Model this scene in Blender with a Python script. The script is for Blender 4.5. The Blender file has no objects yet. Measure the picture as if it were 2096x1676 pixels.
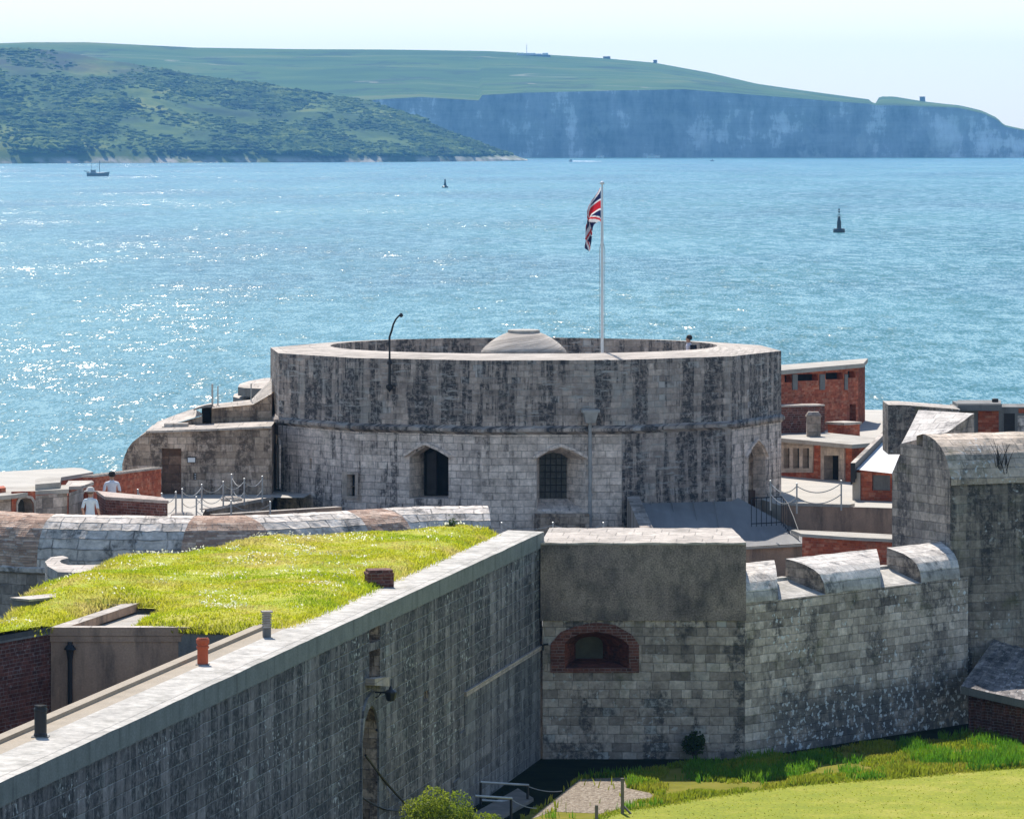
import bpy, math, random
import numpy as np
from mathutils import Vector, noise as mnoise
from mathutils.geometry import tessellate_polygon, delaunay_2d_cdt
random.seed(7)
rng = np.random.default_rng(7)
SC = bpy.context.scene
COL = SC.collection
R_ = math.radians

# ------------------------------------------------------------------ camera, sky, sun, exposure
F, CX, YH, H = 10300.0, 1048.0, 279.0, 20.0       # focal length and horizon of the 2096 x 1676 photograph; eye 20 m above the sea
cam = bpy.data.cameras.new('camera')
cam.sensor_width = 36.0
cam.lens = 36.0 * F / 2096.0
cam.shift_y = -(838.0 - YH) / 2096.0
cam.clip_start = 1.0
cam.clip_end = 20000.0
camo = bpy.data.objects.new('camera', cam)
camo.location = (0, 0, H)
camo.rotation_euler = (R_(90), 0, 0)
COL.objects.link(camo)
SC.camera = camo

SUN_EL, SUN_AZ = 50.5, -11.0                       # sun in front of the camera, a little to the left
w = bpy.data.worlds.new('World')
SC.world = w
w.use_nodes = True
wt = w.node_tree
sky = wt.nodes.new('ShaderNodeTexSky')
sky.sky_type = 'NISHITA'
sky.sun_disc = False
sky.sun_elevation = R_(SUN_EL)
sky.sun_rotation = R_(SUN_AZ)
sky.air_density = 1.15
sky.dust_density = 0.3
sky.ozone_density = 3.5
bg = wt.nodes['Background']
bg.inputs[1].default_value = 0.098
wt.links.new(sky.outputs[0], bg.inputs[0])
sl = bpy.data.lights.new('sun', 'SUN')
sl.energy = 4.15
sl.angle = R_(0.53)
sl.color = (1.0, 0.955, 0.88)
slo = bpy.data.objects.new('sun', sl)
slo.rotation_euler = (R_(90 - SUN_EL), 0, R_(180 - SUN_AZ))
slo.location = (-20, 60, 90)
COL.objects.link(slo)
vs = SC.view_settings
vs.view_transform = 'Standard'
vs.look = 'None'
vs.exposure = 0.72
vs.gamma = 1.0
SC.cycles.use_denoising = True
SC.cycles.max_bounces = 6
SC.cycles.volume_bounces = 1
SC.cycles.sample_clamp_indirect = 4.0

# ------------------------------------------------------------------ photo pixel -> place
def P(px, py, Y):
    return Vector(((px - CX) * Y / F, Y, H - (py - YH) * Y / F))
def Q(px, py, z):
    Y = (H - z) * F / (py - YH)
    return Vector(((px - CX) * Y / F, Y, z))
def XY(px, Y):
    return ((px - CX) * Y / F, Y)
def Zof(py, Y):
    return H - (py - YH) * Y / F

# ------------------------------------------------------------------ mesh builder
def wloc(o):
    v = Vector((0, 0, 0))
    while o is not None:
        v += o.location
        o = o.parent
    return v

class MB:
    def __init__(s):
        s.v, s.f, s.uv, s.m = [], [], [], []
    def poly(s, pts, uvs=None, m=0):
        b = len(s.v)
        s.v += [tuple(p) for p in pts]
        s.f.append(tuple(range(b, b + len(pts))))
        s.uv.append([tuple(u) for u in uvs] if uvs else [(p[0], p[1]) for p in pts])
        s.m.append(m)
    def prism(s, pts, z0, z1, top=0, side=0, bottom=False, u0=0.0):
        n = len(pts)
        a = sum(pts[i][0] * pts[(i + 1) % n][1] - pts[(i + 1) % n][0] * pts[i][1] for i in range(n))
        if a < 0:
            pts = pts[::-1]
            if not isinstance(z1, (int, float)): z1 = z1[::-1]
        zz1 = [z1] * n if isinstance(z1, (int, float)) else z1
        u = u0
        for i in range(n):
            j = (i + 1) % n
            p, q = pts[i], pts[j]
            L = math.hypot(q[0] - p[0], q[1] - p[1])
            s.poly([(p[0], p[1], z0), (q[0], q[1], z0), (q[0], q[1], zz1[j]), (p[0], p[1], zz1[i])],
                   [(u, z0), (u + L, z0), (u + L, zz1[j]), (u, zz1[i])], side)
            u += L
        s.poly([(p[0], p[1], zz1[i]) for i, p in enumerate(pts)], [(p[0], p[1]) for p in pts], top)
        if bottom:
            s.poly([(p[0], p[1], z0) for p in pts[::-1]], [(p[0], p[1]) for p in pts[::-1]], side)
    def box(s, c, size, rot=0.0, m=0, taper=1.0):
        """c = centre of the base"""
        x, y, z = c
        hx, hy = size[0] / 2, size[1] / 2
        ca, sa = math.cos(rot), math.sin(rot)
        def pt(a, b, zz, k):
            a *= k; b *= k
            return (x + a * ca - b * sa, y + a * sa + b * ca, zz)
        lo = [pt(a, b, z, 1) for a, b in ((-hx, -hy), (hx, -hy), (hx, hy), (-hx, hy))]
        hi = [pt(a, b, z + size[2], taper) for a, b in ((-hx, -hy), (hx, -hy), (hx, hy), (-hx, hy))]
        u = 0
        for i in range(4):
            j = (i + 1) % 4
            L = size[0] if i % 2 == 0 else size[1]
            s.poly([lo[i], lo[j], hi[j], hi[i]], [(u, z), (u + L, z), (u + L, z + size[2]), (u, z + size[2])], m)
            u += L
        s.poly(hi, None, m)
        s.poly(lo[::-1], None, m)
    def grid(s, rows, m=0, uvs=None, flip=False):
        """rows of 3-D points; uv in metres along and across"""
        b = len(s.v)
        nr, nc = len(rows), len(rows[0])
        for r in rows:
            s.v += [tuple(p) for p in r]
        if uvs is None:
            uvs = []
            vacc = 0
            for i in range(nr):
                if i:
                    vacc += (Vector(rows[i][0]) - Vector(rows[i - 1][0])).length
                uacc, line = 0, []
                for j in range(nc):
                    if j:
                        uacc += (Vector(rows[i][j]) - Vector(rows[i][j - 1])).length
                    line.append((uacc, vacc))
                uvs.append(line)
        for i in range(nr - 1):
            for j in range(nc - 1):
                q = [(i, j), (i, j + 1), (i + 1, j + 1), (i + 1, j)]
                if flip: q = q[::-1]
                s.f.append(tuple(b + a * nc + c for a, c in q))
                s.uv.append([uvs[a][c] for a, c in q])
                s.m.append(m)
    def tube(s, pts, r, n=8, m=0, cap=True):
        pts = [Vector(p) for p in pts]
        rs = r if isinstance(r, (list, tuple)) else [r] * len(pts)
        rows = []
        for i, p in enumerate(pts):
            t = (pts[min(i + 1, len(pts) - 1)] - pts[max(i - 1, 0)]).normalized()
            a = t.cross(Vector((0, 0, 1)))
            if a.length < 1e-3: a = Vector((1, 0, 0))
            a.normalize()
            b = t.cross(a)
            rows.append([p + rs[i] * (a * math.cos(k * 2 * math.pi / n) + b * math.sin(k * 2 * math.pi / n)) for k in range(n + 1)])
        s.grid(rows, m, flip=True)
        if cap:
            s.poly(rows[0][:-1], None, m)
            s.poly(rows[-1][:-1][::-1], None, m)
    def lathe(s, prof, c, n=24, m=0):
        rows = [[(c[0] + r * math.cos(k * 2 * math.pi / n), c[1] + r * math.sin(k * 2 * math.pi / n), z) for k in range(n + 1)] for r, z in prof]
        s.grid(rows, m)
    def build(s, name, mats, parent=None, smooth=False):
        me = bpy.data.meshes.new(name)
        o0 = wloc(parent) if parent is not None else Vector((0, 0, 0))
        v = np.array(s.v, dtype=np.float64).reshape(-1, 3) - np.array(o0)
        me.from_pydata(v.tolist(), [], s.f)
        uvl = me.uv_layers.new(name='UVMap')
        flat = [c for fu in s.uv for u in fu for c in u]
        uvl.data.foreach_set('uv', flat)
        if not isinstance(mats, (list, tuple)): mats = [mats]
        for mm in mats: me.materials.append(mm)
        me.polygons.foreach_set('material_index', s.m)
        if smooth:
            me.polygons.foreach_set('use_smooth', [True] * len(s.f))
        me.update()
        o = bpy.data.objects.new(name, me)
        COL.objects.link(o)
        if parent is not None: o.parent = parent
        return o

class Wall:
    """a vertical plane from plan point p0 (left, as seen) to p1 (right); depth runs inward"""
    def __init__(s, p0, p1):
        s.p0, s.p1 = Vector(p0[:2]), Vector(p1[:2])
        s.L = (s.p1 - s.p0).length
        s.d = (s.p1 - s.p0).normalized()
        s.n = Vector((s.d.y, -s.d.x))
    def uv(s, px, py, depth=0.0):
        q = (px - CX) / F
        o = s.p0 - s.n * depth
        t = (q * o.y - o.x) / (s.d.x - q * s.d.y)
        Y = o.y + t * s.d.y
        return (t, Zof(py, Y))
    def uvs(s, pts, depth=0.0):
        return [s.uv(a, b, depth) for a, b in pts]
    def pt(s, u, z, depth=0.0):
        p = s.p0 + s.d * u - s.n * depth
        return Vector((p.x, p.y, z))
    def face(s, mb, outer, holes=(), m=0, depth=0.0, u0=0.0):
        polys = [outer] + list(holes)
        flat = [p for h in polys for p in h]
        edges, b0 = [], 0
        for h in polys:
            edges += [(b0 + i, b0 + (i + 1) % len(h)) for i in range(len(h))]
            b0 += len(h)
        vv, _e, tris, *_r = delaunay_2d_cdt([Vector((p[0], p[1])) for p in flat], edges, [], 0, 1e-6)
        flat = [(v.x, v.y) for v in vv]
        def inside(p, h):
            r = False
            for i in range(len(h)):
                (x0, y0), (x1, y1) = h[i][:2], h[(i + 1) % len(h)][:2]
                if (y0 > p[1]) != (y1 > p[1]) and p[0] < (x1 - x0) * (p[1] - y0) / (y1 - y0) + x0: r = not r
            return r
        cen = [(sum(flat[i][0] for i in t) / 3, sum(flat[i][1] for i in t) / 3) for t in tris]
        tris = [t for t, c in zip(tris, cen) if inside(c, outer) and not any(inside(c, h) for h in holes)]
        for t in tris:
            a, b, c = [flat[i] for i in t]
            if (b[0] - a[0]) * (c[1] - a[1]) - (c[0] - a[0]) * (b[1] - a[1]) < 0: b, c = c, b
            mb.poly([s.pt(p[0], p[1], depth) for p in (a, b, c)], [(p[0] + u0, p[1]) for p in (a, b, c)], m)
    def reveal(s, mb, hole, inner, depth, m=0, d0=0.0):
        n = len(hole)
        for i in range(n):
            j = (i + 1) % n
            a, b, c, d = hole[i], hole[j], inner[j], inner[i]
            L = math.hypot(b[0] - a[0], b[1] - a[1])
            if abs(b[1] - a[1]) > abs(b[0] - a[0]):
                uu = [(0, a[1]), (0, b[1]), (depth, c[1]), (depth, d[1])]
            else:
                uu = [(a[0], 0), (b[0], 0), (c[0], depth), (d[0], depth)]
            mb.poly([s.pt(*a, d0), s.pt(*b, d0), s.pt(*c, depth), s.pt(*d, depth)], uu, m)
    def slab(s, mb, outer, d0, d1, holes=(), m=0):
        """solid plate between depth d0 (front) and d1 (back)"""
        s.face(mb, outer, holes, m, d0)
        for h in [outer] + list(holes):
            s.reveal(mb, h, h, d1, m, d0)
    def band(s, mb, pts, wdt, proud, m=0):
        """moulding that follows pts, wdt tall above them, standing proud of the wall"""
        top = [(u, z + wdt) for u, z in pts]
        s.slab(mb, list(pts) + top[::-1], -proud, 0.0, m=m)

# ------------------------------------------------------------------ scene tree
def tag(o, label=None, cat=None, group=None, kind=None):
    if label: o['label'] = label
    if cat: o['category'] = cat
    if group: o['group'] = group
    if kind: o['kind'] = kind
    return o
def thing(name, label, cat, loc=(0, 0, 0), group=None):
    o = bpy.data.objects.new(name, None)
    o.empty_display_size = 0.3
    o.location = loc
    COL.objects.link(o)
    return tag(o, label, cat, group)
def copy_tree(o, parent=None):
    c = o.copy()
    COL.objects.link(c)
    c.parent = parent
    for ch in list(o.children):
        copy_tree(ch, c)
    return c

# ------------------------------------------------------------------ materials
class NT:
    def __init__(s, tree): s.t = tree
    def n(s, typ, ins=None, **kw):
        nd = s.t.nodes.new(typ)
        for k, v in kw.items(): setattr(nd, k, v)
        for k, v in (ins or {}).items(): s.put(nd.inputs[k], v)
        return nd
    def put(s, sock, v):
        if isinstance(v, bpy.types.NodeSocket): s.t.links.new(v, sock)
        else: sock.default_value = v
    def math(s, op, a, b=0.0, c=0.0, clamp=False):
        return s.n('ShaderNodeMath', {0: a, 1: b, 2: c}, operation=op, use_clamp=clamp).outputs[0]
    def mix(s, fac, a, b, blend='MIX'):
        c4 = lambda x: x if isinstance(x, bpy.types.NodeSocket) else (*x[:3], 1.0)
        return s.n('ShaderNodeMix', {0: fac, 6: c4(a), 7: c4(b)}, data_type='RGBA', blend_type=blend).outputs[2]
    def mr(s, v, a, b, c=0.0, d=1.0):
        return s.n('ShaderNodeMapRange', {0: v, 1: a, 2: b, 3: c, 4: d}, clamp=True).outputs[0]
    def vec(s, x, y, z=0.0):
        return s.n('ShaderNodeCombineXYZ', {0: x, 1: y, 2: z}).outputs[0]
    def vmath(s, op, a, b):
        return s.n('ShaderNodeVectorMath', {0: a, 1: b}, operation=op).outputs[0]
    def noise(s, v, scale, detail=4.0, rough=0.55, dist=0.0, out=0):
        return s.n('ShaderNodeTexNoise', {'Vector': v, 'Scale': scale, 'Detail': detail, 'Roughness': rough, 'Distortion': dist}).outputs[out]
    def ramp(s, fac, stops, interp='LINEAR'):
        nd = s.n('ShaderNodeValToRGB', {0: fac})
        cr = nd.color_ramp
        cr.interpolation = interp
        while len(cr.elements) < len(stops): cr.elements.new(0.5)
        for e, (p, c) in zip(cr.elements, stops):
            e.position = p
            e.color = (*c[:3], 1.0)
        return nd.outputs[0]

def newmat(name, rough=0.85, spec=0.3):
    m = bpy.data.materials.new(name)
    m.use_nodes = True
    nt = NT(m.node_tree)
    b = m.node_tree.nodes['Principled BSDF']
    b.inputs['Roughness'].default_value = rough
    b.inputs['Specular IOR Level'].default_value = spec
    return m, nt, b

def plain(name, col, rough=0.7, spec=0.3, metal=0.0, var=0.25, scale=3.0):
    m, nt, b = newmat(name, rough, spec)
    tc = nt.n('ShaderNodeTexCoord').outputs['Object']
    f = nt.mr(nt.noise(tc, scale, 5.0, 0.6), 0.3, 0.7, 1 - var, 1 + var)
    c = nt.n('ShaderNodeVectorMath', {0: col, 'Scale': f}, operation='SCALE').outputs[0]
    nt.put(b.inputs['Base Color'], c)
    b.inputs['Metallic'].default_value = metal
    return m

def ashlar_group():
    g = bpy.data.node_groups.new('ashlar', 'ShaderNodeTree')
    for nm, st in (('Vector', 'NodeSocketVector'), ('Row', 'NodeSocketFloat'), ('Block', 'NodeSocketFloat')):
        g.interface.new_socket(nm, in_out='INPUT', socket_type=st)
    for nm in ('Rand', 'Rand2', 'Edge', 'RowRand'):
        g.interface.new_socket(nm, in_out='OUTPUT', socket_type='NodeSocketFloat')
    nt = NT(g)
    gi = nt.n('NodeGroupInput').outputs
    go = nt.n('NodeGroupOutput')
    sp = nt.n('ShaderNodeSeparateXYZ', {0: gi[0]}).outputs
    rv = nt.math('DIVIDE', sp[1], gi[1])
    row = nt.math('FLOOR', rv)
    w1 = nt.n('ShaderNodeTexWhiteNoise', {'W': row}, noise_dimensions='1D').outputs[0]
    w2 = nt.n('ShaderNodeTexWhiteNoise', {'W': nt.math('ADD', row, 57.31)}, noise_dimensions='1D').outputs[0]
    bw = nt.math('MULTIPLY', gi[2], nt.math('MULTIPLY_ADD', w1, 0.75, 0.65))
    cu = nt.math('DIVIDE', nt.math('MULTIPLY_ADD', w2, 9.0, sp[0]), bw)
    col = nt.math('FLOOR', cu)
    # shift every joint a little so that the blocks differ in length
    fu0 = nt.math('FRACT', cu)
    fu = nt.math('MULTIPLY', fu0, bw)
    fv = nt.math('MULTIPLY', nt.math('FRACT', rv), gi[1])
    du = nt.math('MINIMUM', fu, nt.math('SUBTRACT', bw, fu))
    dv = nt.math('MINIMUM', fv, nt.math('SUBTRACT', gi[1], fv))
    rnd = nt.n('ShaderNodeTexWhiteNoise', {'Vector': nt.vec(col, row)}, noise_dimensions='2D').outputs
    nt.put(go.inputs[0], rnd[0])
    nt.put(go.inputs[1], nt.n('ShaderNodeSeparateXYZ', {0: rnd[1]}).outputs[1])
    nt.put(go.inputs[2], nt.math('MINIMUM', du, dv))
    nt.put(go.inputs[3], nt.n('ShaderNodeTexWhiteNoise', {'W': nt.math('ADD', row, 191.7)}, noise_dimensions='1D').outputs[0])
    return g
ASH = ashlar_group()

WARM = (1.17, 1.0, 0.90)
def stone(name, cols, mortar, rowh=0.28, blkw=0.55, mw=0.016, mamt=0.6, stain=(0.035, 0.035, 0.04), samt=0.6, slo=0.45, shi=0.62,
          sx=1.1, sy=0.16, patch=None, plo=0.5, phi=0.62, lichen=0.0, lcol=(0.62, 0.62, 0.6), run=0.0, runcol=(0.5, 0.49, 0.46),
          moss=0.0, seed=0.0, warp=0.03, bump=0.6, contrast=0.35, warm=1.0, flat=0.0, dash=0.0, dashcol=(0.42, 0.40, 0.37), rowvar=0.12, lowlich=0.0, pale=0.0, palecol=(0.40, 0.385, 0.36)):
    m, nt, b = newmat(name, 0.92, 0.2)
    uv = nt.n('ShaderNodeUVMap').outputs[0]
    p = nt.vmath('ADD', uv, (seed * 3.7, seed * 0.28 * 5, 0))
    wp = nt.vmath('SUBTRACT', nt.noise(p, 1.7, 3.0, 0.6, out=1), (0.5, 0.5, 0.5))
    pw = nt.vmath('ADD', p, nt.n('ShaderNodeVectorMath', {0: wp, 'Scale': warp * 2}, operation='SCALE').outputs[0])
    g = nt.n('ShaderNodeGroup', {}, node_tree=ASH) if False else None
    gn = nt.t.nodes.new('ShaderNodeGroup')
    gn.node_tree = ASH
    nt.put(gn.inputs[0], pw); nt.put(gn.inputs[1], rowh); nt.put(gn.inputs[2], blkw)
    k = len(cols)
    mean = [sum(c[i] for c in cols) / k for i in range(3)]
    cols = [tuple(v + (mv - v) * flat for v, mv in zip(c, mean)) for c in cols]
    col = nt.ramp(gn.outputs[0], [(i / (k - 1), tuple(v * (1 + (w - 1) * warm) for v, w in zip(c, WARM))) for i, c in enumerate(cols)])
    col = nt.n('ShaderNodeVectorMath', {0: col, 'Scale': nt.mr(gn.outputs[3], 0.0, 1.0, 1 - rowvar, 1 + rowvar)}, operation='SCALE').outputs[0]
    med = nt.mr(nt.noise(nt.vmath('ADD', p, (3, 17, 0)), 2.2, 5.0, 0.7), 0.3, 0.7, 0.66, 1.34)
    col = nt.n('ShaderNodeVectorMath', {0: col, 'Scale': med}, operation='SCALE').outputs[0]
    # weathering inside each block
    fine = nt.mr(nt.noise(p, 7.0, 7.0, 0.68), 0.25, 0.75, 1 - contrast, 1 + contrast)
    col = nt.n('ShaderNodeVectorMath', {0: col, 'Scale': fine}, operation='SCALE').outputs[0]
    sp = nt.n('ShaderNodeSeparateXYZ', {0: p}).outputs
    if pale > 0:
        col = nt.mix(nt.math('MULTIPLY', nt.mr(gn.outputs[1], 1 - pale, 1 - pale + 0.01), nt.mr(nt.noise(nt.vmath('ADD', p, (13, 8, 0)), 1.2, 4.0, 0.6), 0.40, 0.56, 0.15, 0.9)), col, palecol)
    if patch:
        pm = nt.mr(nt.noise(p, 0.42, 5.0, 0.65), plo, phi)
        pm = nt.math('MULTIPLY', pm, nt.mr(gn.outputs[1], 0.0, 1.0, 0.35, 1.0))
        col = nt.mix(pm, col, patch)
    if run > 0:
        rm = nt.mr(nt.noise(nt.vec(nt.math('MULTIPLY', sp[0], 2.6), nt.math('MULTIPLY', sp[1], 0.13), 3.3), 1.0, 4.0, 0.6), 0.58, 0.74, 0.0, run)
        rm = nt.math('MULTIPLY', rm, nt.mr(nt.noise(p, 5.0, 4.0, 0.7), 0.35, 0.6))
        col = nt.mix(rm, col, runcol)
    if samt > 0:
        sn = nt.noise(nt.vec(nt.math('MULTIPLY', sp[0], sx), nt.math('MULTIPLY', sp[1], sy), 7.1), 1.0, 6.0, 0.68)
        sm = nt.mr(nt.math('MULTIPLY_ADD', nt.math('SUBTRACT', gn.outputs[1], 0.5), 0.07, sn), slo, shi, 0.0, samt)
        sm = nt.math('MULTIPLY', sm, nt.mr(nt.noise(p, 5.5, 7.0, 0.8), 0.42, 0.53, 0.2, 1.0))
        col = nt.mix(sm, col, stain)
    ed = nt.mr(gn.outputs[2], 0.0, mw, 1.0, 0.0)
    mk = nt.math('MULTIPLY', ed, nt.mr(nt.noise(p, 2.3, 4.0, 0.7), 0.38, 0.6, 0.15, mamt))
    col = nt.mix(mk, col, mortar)
    if dash > 0:
        dn = nt.noise(nt.vec(nt.math('MULTIPLY', sp[0], 1.5), nt.math('MULTIPLY', sp[1], 11.0), 5.5), 1.0, 4.0, 0.62)
        dm = nt.math('MULTIPLY', nt.mr(dn, 0.57, 0.63, 0.0, dash), nt.mr(nt.noise(nt.vmath('ADD', p, (21, 6, 0)), 0.5, 4.0, 0.6), 0.42, 0.58))
        col = nt.mix(dm, col, dashcol)
    if moss > 0:
        mm = nt.mr(nt.noise(nt.vmath('ADD', p, (11, 3, 0)), 0.8, 6.0, 0.7), 0.55, 0.68, 0.0, moss)
        col = nt.mix(mm, col, (0.13, 0.125, 0.05))
    if lichen > 0:
        lm = nt.math('MULTIPLY', nt.mr(nt.noise(p, 6.5, 3.0, 0.55), 0.60, 0.64), nt.mr(nt.noise(nt.vmath('ADD', p, (5, 9, 0)), 0.55, 3.0, 0.6), 0.5, 0.6, 0.12, 1.0))
        col = nt.mix(nt.math('MULTIPLY', lm, lichen), col, lcol)
    if lowlich > 0:
        su = nt.n('ShaderNodeSeparateXYZ', {0: uv}).outputs
        low = nt.mr(nt.math('MULTIPLY_ADD', nt.noise(p, 0.8, 3.0, 0.6), 3.2, nt.math('MULTIPLY', su[1], -1.0)), -3.0, -2.1)
        low = nt.math('MULTIPLY', low, nt.mr(su[0], 0.4, 2.0))
        col = nt.mix(nt.math('MULTIPLY', low, nt.mr(nt.noise(nt.vmath('ADD', p, (41, 5, 0)), 1.7, 5.0, 0.65), 0.36, 0.5, 0.2, 0.8)), col, (0.085, 0.083, 0.085))
        lm = nt.math('MULTIPLY', nt.mr(nt.noise(nt.vmath('ADD', p, (31, 2, 0)), 5.6, 3.0, 0.55), 0.575, 0.605), low)
        col = nt.mix(nt.math('MULTIPLY', lm, lowlich), col, (0.66, 0.67, 0.67))
    nt.put(b.inputs['Base Color'], col)
    hgt = nt.math('SUBTRACT', nt.math('MULTIPLY', nt.noise(p, 9.0, 5.0, 0.65), 0.8), nt.math('SUBTRACT', ed, nt.math('MULTIPLY', gn.outputs[0], 0.6)))
    bp = nt.n('ShaderNodeBump', {'Strength': bump, 'Distance': 0.035, 'Height': hgt}).outputs[0]
    nt.put(b.inputs['Normal'], bp)
    return m

def render_mat(name, a, bcol, scale=1.2, streak=0.5, stain=(0.05, 0.05, 0.05), slo=0.5, shi=0.7, speck=0.3, rough=0.92, bump=0.35, sx=2.0, sy=0.25):
    """cement render, concrete and other jointless surfaces"""
    m, nt, b = newmat(name, rough, 0.2)
    uv = nt.n('ShaderNodeUVMap').outputs[0]
    sp = nt.n('ShaderNodeSeparateXYZ', {0: uv}).outputs
    col = nt.mix(nt.mr(nt.noise(uv, scale, 6.0, 0.65), 0.35, 0.65), a, bcol)
    sm = nt.mr(nt.noise(nt.vec(nt.math('MULTIPLY', sp[0], sx), nt.math('MULTIPLY', sp[1], sy), 2.0), 1.0, 6.0, 0.7), slo, shi, 0.0, streak)
    col = nt.mix(sm, col, stain)
    sc = nt.mr(nt.noise(uv, 22.0, 4.0, 0.7), 0.3, 0.7, 1 - speck, 1 + speck)
    col = nt.n('ShaderNodeVectorMath', {0: col, 'Scale': sc}, operation='SCALE').outputs[0]
    nt.put(b.inputs['Base Color'], col)
    nt.put(b.inputs['Normal'], nt.n('ShaderNodeBump', {'Strength': bump, 'Distance': 0.02, 'Height': nt.noise(uv, 18.0, 5.0, 0.7)}).outputs[0])
    return m

G1, G2, G3, G4 = (0.16, 0.15, 0.14), (0.24, 0.225, 0.205), (0.32, 0.30, 0.275), (0.42, 0.40, 0.37)
M = {}
M['keep_upper'] = stone('keep upper masonry', [(0.22, 0.213, 0.205), (0.29, 0.278, 0.265), (0.36, 0.343, 0.325), (0.50, 0.48, 0.45)], (0.36, 0.34, 0.31), rowh=0.21, blkw=0.40, mamt=0.6, samt=0.95, slo=0.455, shi=0.52, flat=0.4, dash=0.9, pale=0.07, palecol=(0.5, 0.47, 0.44),
                        stain=(0.045, 0.045, 0.049), sx=2.1, sy=0.14, run=0.95, runcol=(0.46, 0.43, 0.39), seed=1, patch=(0.36, 0.34, 0.31), plo=0.56, phi=0.62)
M['keep_lower'] = stone('keep lower masonry', [(0.46, 0.44, 0.42), (0.56, 0.54, 0.515), (0.62, 0.60, 0.575), (0.66, 0.645, 0.615)], (0.2, 0.185, 0.17), rowh=0.23, blkw=0.42, mamt=0.8, samt=0.9, slo=0.515, shi=0.575, sx=1.8, sy=0.16, flat=0.3, dash=0.3, dashcol=(0.16, 0.15, 0.14),
                        stain=(0.06, 0.058, 0.062), seed=2, run=0.3, moss=0.15)
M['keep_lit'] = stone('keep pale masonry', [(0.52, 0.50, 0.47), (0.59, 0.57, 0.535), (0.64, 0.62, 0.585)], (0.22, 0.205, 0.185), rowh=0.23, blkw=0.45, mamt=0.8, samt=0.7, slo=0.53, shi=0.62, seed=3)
M['dressed'] = stone('dressed stone', [(0.36, 0.34, 0.31), (0.42, 0.40, 0.36), (0.46, 0.43, 0.39)], (0.3, 0.28, 0.25), rowh=0.4, blkw=0.7, samt=0.5, slo=0.55, shi=0.7, seed=4, contrast=0.2)
M['coping'] = stone('pale weathered coping', [(0.37, 0.345, 0.31), (0.43, 0.40, 0.36), (0.47, 0.44, 0.395)], (0.16, 0.145, 0.125), rowh=1.15, blkw=1.0, mw=0.022, mamt=0.8, samt=0.55, slo=0.52, shi=0.64, stain=(0.20, 0.175, 0.14), sx=1.1, sy=1.0, lichen=0.35, warm=0.45, seed=31, contrast=0.22, warp=0.01)
M['top_white'] = stone('white lime coping', [(0.41, 0.395, 0.36), (0.46, 0.445, 0.405), (0.51, 0.49, 0.45)], (0.20, 0.185, 0.16), rowh=3.0, blkw=1.3, mw=0.02, mamt=0.7, samt=0.6, slo=0.53, shi=0.64, stain=(0.23, 0.215, 0.18), sx=0.9, sy=0.9, lichen=0.3, warm=0.3, seed=32, contrast=0.2, warp=0.02)
M['top_tan'] = render_mat('tan mortar wall top', (0.40, 0.33, 0.25), (0.32, 0.265, 0.20), 0.9, 0.4, (0.22, 0.19, 0.15), 0.55, 0.7, 0.2, sx=0.6, sy=0.6)
M['band'] = render_mat('green grey coping edge', (0.27, 0.275, 0.25), (0.21, 0.215, 0.195), 2.0, 0.6, (0.085, 0.085, 0.08), 0.52, 0.66, 0.25)
M['long_wall'] = stone('curtain wall dark ashlar', [(0.132, 0.128, 0.133), (0.183, 0.176, 0.182), (0.224, 0.215, 0.22), (0.312, 0.30, 0.30)], (0.42, 0.41, 0.39), rowh=0.28, blkw=0.72, mamt=0.95, mw=0.02,
                       samt=0.9, slo=0.43, shi=0.51, stain=(0.034, 0.036, 0.040), sx=1.9, sy=0.12, lichen=0.9, run=0.55, runcol=(0.38, 0.37, 0.35), seed=5, warm=0.5, flat=0.3, pale=0.10, palecol=(0.34, 0.33, 0.31))
M['long_base'] = stone('curtain wall pale base', [(0.16, 0.157, 0.157), (0.21, 0.206, 0.204), (0.26, 0.255, 0.25)], (0.38, 0.37, 0.35), rowh=0.28, blkw=0.72, samt=0.8, slo=0.47, shi=0.56, sx=1.7, sy=0.1, seed=6, warm=0.2, mamt=0.8)
M['front'] = stone('front wall mixed ashlar', [(0.19, 0.182, 0.172), (0.29, 0.275, 0.255), (0.36, 0.34, 0.318), (0.40, 0.388, 0.365), (0.52, 0.51, 0.48)], (0.13, 0.12, 0.105), samt=0.85, slo=0.51, shi=0.58,
                   sx=0.9, sy=0.45, stain=(0.052, 0.052, 0.054), moss=0.5, lichen=0.6, rowvar=0.2, seed=7, rowh=0.25, blkw=0.42, flat=0.15, dash=0.3, pale=0.06, palecol=(0.5, 0.48, 0.45))
M['curtain'] = stone('lichened curtain wall', [(0.22, 0.21, 0.20), (0.35, 0.335, 0.307), (0.44, 0.42, 0.383), (0.51, 0.49, 0.45), (0.62, 0.605, 0.575)], (0.11, 0.10, 0.09), samt=0.75, slo=0.52, shi=0.59,
                     sx=0.9, sy=0.6, stain=(0.055, 0.054, 0.056), moss=0.55, lichen=1.0, lcol=(0.74, 0.74, 0.73), lowlich=0.9, rowvar=0.2, seed=8, rowh=0.24, blkw=0.40, flat=0.25)
M['merlon'] = stone('sunlit parapet stone', [(0.48, 0.46, 0.43), (0.56, 0.54, 0.50), (0.62, 0.60, 0.56)], (0.26, 0.24, 0.21), rowh=0.3, blkw=0.8, samt=0.75, slo=0.54, shi=0.64, mamt=0.9, sx=1.0, sy=0.8, lichen=0.5, warm=0.45, seed=9, contrast=0.25)
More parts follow.
